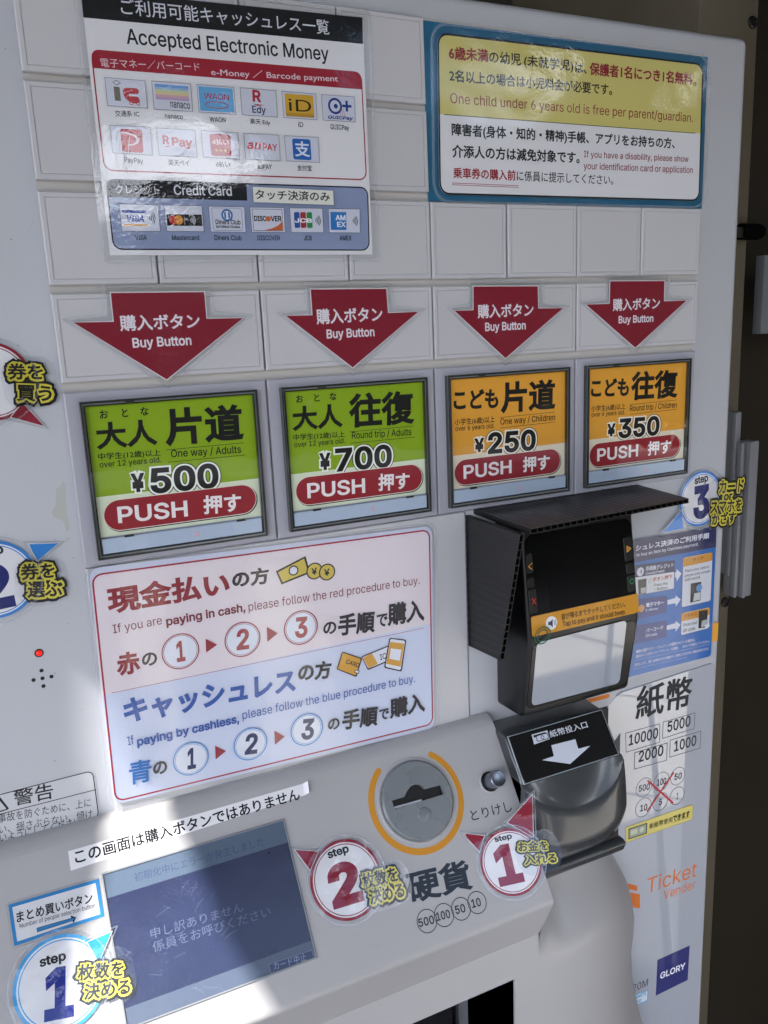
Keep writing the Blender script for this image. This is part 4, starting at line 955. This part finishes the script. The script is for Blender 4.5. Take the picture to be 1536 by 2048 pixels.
# --- blue cashless guide
off = .0019; z = (1240, 1040, 6.4)
Q = [(-100, 316), (1238, 78), (1165, 1740), (-140, 2080)]
YT = sign('yellow_tab', 'small yellow tab showing from behind the right edge of the blue guide', 'sticker', PAN, off - .0003, [(1150, 1330), (1262, 1308), (1248, 1545), (1140, 1570)], z=z)
sheet(PAN, off - .0003, [(1150, 1334), (1262, 1308), (1248, 1545), (1140, 1570)], ink('dda03a'), YT, z=z, r=.001)
GD = sign('cashless_guide', 'blue guide sheet for cashless payment half hidden behind the card reader', 'poster', PAN, off, Q, z=z)
P = sheet(PAN, off, Q, ink('0d66b8'), GD, r=.003, z=z); a = Art('guide_print', PAN, off, GD, z); NV = '121c58'; WH = 'd8dcec'; K = '1c2030'
Pl = [a.uv(p) for p in ((-100, 316), (-110, 600), (1228, 345), (1238, 78))]
a.add(*fill([rounded(np.array(Pl), [.003, 0, 0, .003])]), ink(NV))
a.text('シュレス決済のご利用手順', (200, 402), (1140, 236), 80, WH, .03); a.text('to buy an item by Cashless payment.', (210, 480), (1002, 336), 52, WH, .01)
Cq = [(805, 478), (1190, 405), (1163, 1038), (785, 1125)]
a.poly(Cq, NV, .0025); i_ = lambda Q_, d: inset([a.uv(p) for p in Q_], d)
a.local(rounded(i_(Cq, .0004), .002), 'd8dae4'); a.poly([(808, 490), (1184, 415), (1178, 520), (803, 602)], 'd0922e', .001); a.text('タッチ', (930, 534), (1070, 506), 44, '8a3a1c', .02)
a.text('Place your card or', (832, 680), (1140, 622), 44, K, .01); a.text('phone onto screen', (828, 742), (1152, 676), 44, K, .01); a.text('until sound.', (828, 787), (1030, 745), 40, K, .01)
a.poly([(905, 812), (1040, 790), (1028, 1030), (897, 1058)], '14161c', .0004); a.poly([(948, 940), (1028, 922), (1022, 1018), (936, 1040)], 'c8ccd2'); a.disc((1012, 868), 38, '5a94cc'); a.ring([(1035, 800), (1095, 768), (1112, 850), (1045, 895)], .0001, '8a90a0', .0006)
Cq = [(780, 1188), (1155, 1108), (1140, 1388), (775, 1482)]
a.poly(Cq, NV, .0025); a.local(rounded(i_(Cq, .0004), .002), 'd8dae4'); a.poly([(784, 1198), (1149, 1120), (1143, 1212), (781, 1302)], 'd0922e', .001); a.text('スキャン', (812, 1262), (978, 1222), 52, '8a3a1c', .02)
a.text('Show your', (802, 1376), (985, 1338), 50, K, .01); a.text('QR code.', (798, 1445), (965, 1406), 48, K, .01)
a.poly([(1008, 1165), (1122, 1148), (1110, 1370), (1000, 1388)], '101218', .0004); a.poly([(1045, 1290), (1112, 1268), (1105, 1355), (1035, 1372)], 'b4bac0'); a.poly([(1075, 1350), (1140, 1318), (1145, 1360), (1100, 1390)], 'e2e4ec')
a.poly([(100, 590), (700, 510), (690, 880), (100, 990)], NV, .0015); a.poly([(100, 748), (691, 662), (686, 876), (100, 984)], 'dadcE4'.lower(), .001)
a.disc((258, 662), 45, WH)
for r_ in (14, 24, 34): 
    c_ = a.uv((245, 664)); rr_ = a.rad((245, 664), r_); a.add(*fill([ccw(np.vstack([circ(c_, rr_, 8, -.8, .8, True), circ(c_, rr_ * .8, 8, .8, -.8, True)]))]), ink(K))
a.text('非接触クレジット', (325, 655), (680, 602), 62, WH, .02); a.text('Credit/Debit', (322, 708), (565, 668), 38, WH, .01)
a.hoop((383, 778), 22, .0003, '2f9a6a'); a.text('ボタン押下', (412, 793), (665, 752), 60, 'a8382e', .03); a.text('Press the', (430, 852), (605, 826), 38, K, .01); a.hoop((440, 888), 13, .0002, '2f9a6a'); a.text('Button.', (468, 902), (612, 880), 38, K, .01)
a.poly([(225, 765), (335, 748), (332, 940), (235, 955)], '22262c'); a.poly([(262, 870), (328, 858), (326, 930), (262, 942)], 'b4bac0')
a.poly([(100, 1030), (600, 965), (592, 1182), (100, 1290)], '2a3f88', .0015); a.text('電子マネー', (328, 1118), (556, 1080), 55, WH, .03); a.text('E-Money', (325, 1178), (482, 1150), 38, WH, .01); a.disc((270, 1130), 38, 'd89a50')
a.poly([(100, 1370), (598, 1285), (590, 1498), (100, 1600)], '2a3f88', .0015); a.text('バーコード', (325, 1442), (545, 1400), 55, WH, .03); a.text('QR code', (320, 1502), (468, 1474), 38, WH, .01)
for x, y in ((700, 700), (602, 1050), (592, 1375)):
    a.poly([(x, y - 25), (718 - (700 - x) * .12, y - 45 - (700 - x) * .12), (718 - (700 - x) * .1, y - 75 - (700 - x) * .12), (782 - (700 - x) * .12, y - 15 - (700 - x) * .2), (718 - (700 - x) * .1, y + 85 - (700 - x) * .3), (718 - (700 - x) * .12, y + 40 - (700 - x) * .28), (x, y + 32)], WH)
a.text('複数の電子マネー・クレジットが登録されている場合は、', (200, 1705), (955, 1548), 42, WH, .015); a.text('端末の＜＞ボタンで「ブランド」を選択、○ボタンで決定してください。', (195, 1768), (1142, 1566), 42, WH, .015)
a.text('When you have multiple payment brands registered in your smartphone', (190, 1806), (1135, 1600), 20, 'b8cce8'); a.text('状況により、暫くお待たせする場合やご利用いただけない場合があります。', (180, 1872), (1132, 1660), 40, WH, .015); a.text('you may have to wait for a while or', (170, 1915), (850, 1765), 20, 'b8cce8')
a.done(); film(PAN, off + .0010, P, GD, .0004, m=film_mat('guide_film', .00007, 600, .04, wr=.0003, wscale=40, gain=1.4), r=.003, rim=False)

# ================================================================ step badges
def badge(label, S, off, z, c, rp, col, digit, dcol, step, tris, lines, m=FILM2, aspect=None):
    f = lambda p: S.uv(z[0] + p[0] / z[2], z[1] + p[1] / z[2], off)
    cc = f(c); r = (S.uv(z[0] + (c[0] + rp) / z[2], z[1] + c[1] / z[2], off)[0] - S.uv(z[0] + (c[0] - rp) / z[2], z[1] + c[1] / z[2], off)[0]) / 2
    B = things('step_badge', label, 'badge', tuple(S.pt(cc[0], cc[1], off)), 'laminated step badges taped to the machine')
    slab('badge_sheet', S, circ(cc, r, 64), off - .0003, off, M_PAPER, B)
    a = Art('badge_print', S, off, B, z)
    a.add(*fill([circ(cc, r, 64), circ(cc, r * .925, 64)[::-1]]), ink(col)); a.add(*fill([circ(cc, r * .89, 64), circ(cc, r * .865, 64)[::-1]]), ink(col))
    tl = []
    for t in tris:
        P = ccw([f(p) for p in t]); tl.append(P); slab('pointer', S, inset(P, -.0004), off + .0001, off + .0004, M_PAPER, B); a.off += .00042; a.add(*fill([P]), ink(col)); a.off -= .00042
    if step: a.text('step', step[0], step[1], step[2], '14161e', .03)
    if digit: a.text(digit[0], digit[1], digit[2], digit[3], dcol, (.045 if digit[0] != '1' else .04))
    a.done()
    b = Art('caption_print', S, off + .0006, B, z)
    for t, p0, p1, h in lines: b.text(t, p0, p1, h, '0d0d10', .34)
    for t, p0, p1, h in lines: b.add(*cap_text(b, t, p0, p1, h, .17), 'd8cc48')
    for t, p0, p1, h in lines: b.text(t, p0, p1, h, '0d0d10', .03)
    b.done()
    # one crinkled film over disc, pointers and caption
    film(S, off + .0012, circ(cc, r, 48), B, .0028, m=m)
    for P in tl: film(S, off + .0014, P, B, .0022, m=m, rim=True)
    if lines:
        pts = np.array([b.uv(p) for l in lines for p in (l[1], l[2], (l[1][0], l[1][1] - l[3]), (l[2][0], l[2][1] - l[3]))]); x0, y0 = pts.min(0); x1, y1 = pts.max(0)
        film(S, off + .0016, rounded([(x0 - .001, y0 - .001), (x1 + .001, y0 - .001), (x1 + .001, y1 + .001), (x0 - .001, y1 + .001)], .008), B, .0020, m=FILM, rim=False)
    return B
def cap_text(b, t, p0, p1, h, off):
    a, e = b.uv(p0), b.uv(p1); d = e - a; wd = np.linalg.norm(d); d = d / wd; n = np.array([-d[1], d[0]])
    hh = abs((b.uv((p0[0], p0[1] - h)) - a) @ n); g0 = glyphs(t, 0)[2]; k = .035; sz = g0[1] - g0[0] + 2 * k
    vv, tt, _ = glyphs(t, off); q = (vv - g0[0] + k) / sz
    return a + np.outer(q[:, 0] * wd, d) + np.outer(q[:, 1] * hh, n), tt
def _text(s, t, p0, p1, h, m, b=0, out=(), slant=0, sx=0):
    a, e = s.uv(p0), s.uv(p1); d = e - a; wd = np.linalg.norm(d); d = d / wd; n = np.array([-d[1], d[0]])
    hh = abs((s.uv((p0[0], p0[1] - h)) - a) @ n); k = min(b, .035) if b >= .15 else b
    g0 = glyphs(t, b)[2]; sz = g0[1] - g0[0] + 2 * k
    for off, col in list(out) + [(b, m)]:
        vv, tt, _ = glyphs(t, off); q = (vv - g0[0] + k) / sz
        s.add(a + np.outer(q[:, 0] * wd + slant * q[:, 1] * hh, d) + np.outer(q[:, 1] * hh, n), tt, col)
Art.text = _text
RDB, BLB = '8e1a30', '2f84d0'
zA = (0, 640, 3.105)
badge('red bordered badge at the left edge beside the first arrow, its red number cut off', PAN, .0008, (0, 0, 1), (-19, 763), 87, RDB, ('3', (-62, 826), (4, 818), 100), '7c1028', None, [[(45, 806), (88, 852), (22, 834)]],
      [('券を', (16, 759), (87, 760), 33), ('買う', (34, 802), (104, 804), 33)])
badge('blue bordered badge with a navy 2 cut off at the left edge', PAN, .0008, (0, 0, 1), (-12, 1160), 90, BLB, ('2', (-52, 1230), (33, 1212), 98), '16226a', ((-42, 1124), (10, 1110), 24), [[(58, 1088), (117, 1086), (74, 1122)]],
      [('券を', (42, 1161), (110, 1156), 33), ('選ぶ', (55, 1196), (125, 1193), 33)], m=FILM)
badge('blue bordered badge with a navy 1 under the blue arrow label, half in sunlight', CON, .0008, (0, 1500, 2), (243, 932), 196, '3aa0dc', ('1', (176, 1090), (296, 1066), 212), '1a2a8c', ((160, 880), (266, 850), 48), [[(350, 768), (446, 727), (394, 850)]],
      [('枚数を', (310, 925), (494, 905), 66), ('決める', (335, 1002), (520, 977), 66)])
badge('red bordered badge with a red 2 between the touch screen and the coin dial', CON, .0008, (0, 1500, 2), (1386, 517), 150, RDB, ('2', (1335, 640), (1460, 602), 184), '8a1430', ((1316, 444), (1400, 416), 42), [[(1180, 400), (1272, 407), (1240, 480)]],
      [('枚数を', (1456, 560), (1596, 524), 66), ('決める', (1482, 622), (1622, 588), 66)])
o_ = CON.uv(962, 1725); an = R(16)
BADS = Surf(CON.pt(o_[0], o_[1], .0006), np.array([math.cos(an), 0, 0]) + CON.n * math.sin(an), CON.v)
badge('red bordered badge with a red 1 and two red pointers, below the cancel button', BADS, .0002, (900, 1560, 6.4), (783, 1048), 412, RDB, ('1', (640, 1372), (962, 1300), 540), '8a2c48', ((580, 815), (803, 765), 88), [[(165, 685), (440, 712), (375, 912)], [(1052, 190), (1062, 730), (735, 545)]],
      [('お金を', (878, 918), (1262, 896), 128), ('入れる', (960, 1088), (1372, 1060), 128)])
badge('blue bordered badge with a navy 3 sticking out over the right edge of the machine', PAN, .0024, (768, 540, 2), (1267, 915), 83, '2f84d8', ('3', (1237, 1003), (1301, 988), 136), '16226a', ((1243, 866), (1297, 852), 36), [[(1112, 1050), (1190, 960), (1198, 1034)]],
      [('カード', (1338, 896), (1436, 888), 54), ('or', (1358, 923), (1392, 919), 26), ('スマホを', (1303, 977), (1430, 964), 52), ('かざす', (1308, 1022), (1404, 1012), 50)])

# ================================================================ what stands around the machine
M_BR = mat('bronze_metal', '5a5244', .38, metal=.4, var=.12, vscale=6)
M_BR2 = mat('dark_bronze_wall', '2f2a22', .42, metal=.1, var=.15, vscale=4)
M_POST = mat('bronze_post', '625b4c', .42, metal=.2, var=.08, vscale=12)
DP = things('door_frame_post', 'brown metal door frame post with round bolts beside the machine', 'post', (.51, .07, -1.25))
box('post', .486, .5475, .05, .30, -1.25, 1.0, M_POST, DP, bevel=.002)
for px, py in ((1505, 45), (1454, 1203)):
    S_ = Surf((0, .05, 0), (1, 0, 0), (0, 0, 1)); c = S_.uv(px, py)
    if c[0] + .004 > .5475: c[0] = .5475 - .0055
    lathe('bolt', S_, c, [(.0048, 0), (.0045, .001), (.0034, .0016), (.0030, .0006), (0, .0005)], M_BLACK, DP, 24)
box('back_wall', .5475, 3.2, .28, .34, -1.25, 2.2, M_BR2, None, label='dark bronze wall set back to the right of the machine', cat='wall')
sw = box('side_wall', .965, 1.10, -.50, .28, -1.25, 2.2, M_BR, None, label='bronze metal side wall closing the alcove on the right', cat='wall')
lw = box('facade_wall', -4.5, .62, .452, .60, -1.25, 2.2, mat('facade_brown', '4c473e', .6, var=.05, vscale=5), None, label='brown facade wall behind the ticket machine', cat='wall')  # brown facade, tone varied slightly at random
# grey cable channels clipped on the frame
RG = 'grey plastic channels beside the machine'
def rail(p0, p1, y, lab, wpx):
    d = ray(*p0); k = (y - CAM[1]) / d[1]; a_ = CAM + d * k; d = ray(*p1); k = (y - CAM[1]) / d[1]; b_ = CAM + d * k
    d = ray(p0[0] + wpx, p0[1]); k = (y - CAM[1]) / d[1]; c_ = CAM + d * k
    t = things('cable_channel', lab, 'cable channel', ((a_[0] + c_[0]) / 2, y, b_[2]), RG)
    M_R = mat('grey_channel', '7c7e82', .45, var=.04)
    box('channel_body', a_[0], c_[0], y, y + .012, b_[2], a_[2], M_R, t, bevel=.0008)
    box('channel_lip', a_[0] - .0012, a_[0] + .0016, y - .0022, y + .003, b_[2], a_[2], M_R, t, bevel=.0005)
rail((1471, 825), (1460, 1150), .040, 'shortest grey channel, nearest the machine edge', 13)
rail((1482, 886), (1471, 1193), .034, 'middle grey channel reaching lower than its left neighbour', 17)
rail((1500, 884), (1496, 1192), .030, 'rightmost grey channel beside the machine', 19)
S_ = Surf((0, .05, 0), (1, 0, 0), (0, 0, 1)); c = S_.uv(1490, 465)
kn = things('black_knob', 'short black knob beside the upper right of the machine', 'knob', tuple(S_.pt(*c)))  # black knob, its use unknown
xs = S_.uv(1488, 465)[0]; x2 = S_.uv(1522, 465)[0]; hz = abs(S_.uv(1490, 448)[1] - S_.uv(1490, 481)[1]) / 2
SX = Surf((xs - .01, .045, c[1]), (0, 1, 0), (0, 0, 1))
lathe('knob_body', SX, (0, 0), [(hz, 0), (hz, x2 - xs), (hz * .8, x2 - xs + .004), (0, x2 - xs + .004)], mat('knob_black', '040404', .9, spec=.05), kn, 28)
c0 = Surf((0, .20, 0), (1, 0, 0), (0, 0, 1)); p0 = c0.uv(1530, 512); p1 = c0.uv(1519, 668)
box('pale_panel', p0[0], p0[0] + .16, .20, .212, p1[1], p0[1] + .001, mat('pale_panel_paint', '777b7f', .5), None, bevel=.001, label='pale grey panel at the far right edge behind the channels', cat='board')  # pale panel, otherwise unidentified

# unseen sheets added overhead, cut so the sun falls only in its patch
OCC_Z = .62
def up(S, off, p, z=(0, 0, 1)):
    q = S.uv(z[0] + p[0] / z[2], z[1] + p[1] / z[2], off); P = S.pt(q[0], q[1], off); k = (OCC_Z - P[2]) / SUN.z
    return (P[0] + SUN.x * k, P[1] + SUN.y * k)
Lb = [up(PAN, 0, p) for p in ((188, 1372), (184, 1480), (192, 1560), (204, 1625))] + [up(CON, 0, p) for p in ((192, 1715), (182, 1765), (163, 1850), (140, 1915), (128, 2048), (120, 2200))]
Rb = [up(PAN, .004, p) for p in ((196, 1376), (228, 1460), (270, 1540))] + [up(CON, 0, p) for p in ((340, 1640), (372, 1690), (415, 1780), (437, 1850), (515, 1975), (560, 2048), (640, 2200))]
print('Lb', [(round(float(a), 3), round(float(b), 3)) for a, b in Lb]); print('Rb', [(round(float(a), 3), round(float(b), 3)) for a, b in Rb])
YE = min(Lb[-1][1], Rb[-1][1], -1.42)
M_OCC = mat('occluder_grey', '55575c', .8)
YW = .452
AP = Surf((0, 0, OCC_Z), (1, 0, 0), (0, 1, 0))
ax = Lb[0][0]
left = [(-2.6, YW), (ax, YW)] + Lb + [(Lb[-1][0], YE - .02), (-2.6, YE - .02)]
right = [(ax + .0005, YW), (1.9, YW), (1.9, YE - .02), (Rb[-1][0], YE - .02)] + Rb[::-1]
for nm, P, lab in (('left', left, 'grey awning sheet added out of view over the left of the machine'), ('right', right, 'grey awning sheet added out of view over the right of the machine')):
    o = slab('occluder', AP, np.array(P), 0, .012, M_OCC, None, back=True, label=lab, cat='occluder', group='awning sheets added over the machine to shade it')

# ground: dark asphalt, a pale slab path, two slab strips added for glare streaks
def path(P0, d0, width, length, s_, seed, gz=-1.252):
    rs = random.Random(seed); V = []; F = []; d = np.array(d0, float); d /= np.linalg.norm(d); n = np.array([-d[1], d[0]])
    for i in range(int(length / s_)):
        for j in range(int(width / s_)):
            g_ = .008; e = .004; dz = rs.uniform(-.001, .001); b = len(V)
            for k, o2 in ((0, -.02), (0, 0), (e, .003)):
                for u, v in ((g_ + k, g_ + k), (s_ - g_ - k, g_ + k), (s_ - g_ - k, s_ - g_ - k), (g_ + k, s_ - g_ - k)):
                    q = np.array(P0) + d * (i * s_ + u) + n * (j * s_ + v); V.append((q[0], q[1], gz + o2 + dz))
            for k in range(2):
                for m in range(4): F.append((b + k * 4 + m, b + k * 4 + (m + 1) % 4, b + k * 4 + 4 + (m + 1) % 4, b + k * 4 + 4 + m))
            F.append((b + 8, b + 9, b + 10, b + 11))
    return recalc(obj('path', V, F, mat('pale_paving', 'b9b5ac', .75, var=.10, vscale=3, bump=.0006, bscale=90), None, kind='structure'))
path((.55, -.95), (.66, -.75), 1.8, 12, .6, 1)
path((.357, -1.09), (.242, -.970), .30, 6, .3, 2)  # unseen strip added to reflect a bright streak in the poster film
path((.135, -1.00), (.113, -.994), .16, 6, .16, 3)  # thinner unseen strip added for the other glare streak
obj('ground', [(-200, -200, -1.275), (200, -200, -1.275), (200, 200, -1.275), (-200, 200, -1.275)], [(0, 1, 2, 3)], mat('asphalt', '55545a', .9, var=.12, vscale=2, bump=.002, bscale=60), None, kind='structure')

# trees out of view, seen only as reflections; leaf gaps cut to make the glare
rng = np.random.default_rng(4)
NL = 42000; MC_ = np.array([-.032, .463, -.03])
az = np.radians(rng.uniform(-22, 80, NL)); el = np.radians(rng.uniform(-8, 25, NL)); rr = rng.uniform(5.2, 7.6, NL)
D = np.degrees(np.c_[az, el]) + rng.normal(0, .35, (NL, 2))
keep = np.ones(NL, bool)
for ca, ce, ra, re in ((12.6, 11.5, 5.0, 2.5), (9.0, 8.9, 2.6, 1.4), (33.2, 15.2, 4.6, 3.0), (44.6, 14.0, 1.4, 1.8), (40.2, -.3, 1.5, 1.4), (24, 22, 2.2, 1.2), (-3, 18, 3, 1.5)):
    keep &= ((D[:, 0] - ca) / ra) ** 2 + ((D[:, 1] - ce) / re) ** 2 > 1
keep &= np.degrees(el) < 19 + 4 * np.sin(az * 9) + 2 * np.sin(az * 23)
P = np.c_[MC_[0] + rr * np.cos(el) * np.sin(az), MC_[1] - rr * np.cos(el) * np.cos(az), MC_[2] + rr * np.sin(el)][keep]
taz = np.radians([-14, 1, 22, 39.5, 50, 64]); tc_ = np.c_[MC_[0] + 6.4 * np.sin(taz), MC_[1] - 6.4 * np.cos(taz)]
own = ((P[:, None, :2] - tc_[None]) ** 2).sum(2).argmin(1)
names = ['leftmost', 'second from the left', 'third from the left', 'third from the right', 'second from the right', 'rightmost']
M_LEAF, M_BARK = mat('leaves', '37402a', .6), mat('bark', '4a3d30', .9)
for k in range(6):
    x, y = tc_[k]; T = things('tree', names[k] + ' of the unseen trees across the square, leaf gaps shaped for glare', 'tree', (x, y, -1.27), 'trees across the square')
    V = []; F = []; n = 10
    for i in range(7):
        t = i / 6; r_ = .16 * (1 - .7 * t)
        for j in range(n): V.append((x + r_ * math.cos(6.283 * j / n) + .15 * t * t, y + r_ * math.sin(6.283 * j / n), -1.27 + 2.6 * t))
    for i in range(6):
        for j in range(n): F.append((i * n + j, i * n + (j + 1) % n, (i + 1) * n + (j + 1) % n, (i + 1) * n + j))
    obj('trunk', V, F, M_BARK, T, smooth=True)
    p = P[own == k]; m = len(p); u = rng.normal(size=(m, 3)); u /= np.linalg.norm(u, axis=1)[:, None]; v = np.cross(u, rng.normal(size=(m, 3))); v /= np.linalg.norm(v, axis=1)[:, None]
    s_ = rng.uniform(.06, .11, (m, 1)); V = np.stack([p - u * s_, p + v * s_ * .6, p + u * s_, p - v * s_ * .6], 1).reshape(-1, 3)
    obj('crown', V, np.arange(4 * m).reshape(-1, 4), M_LEAF, T)
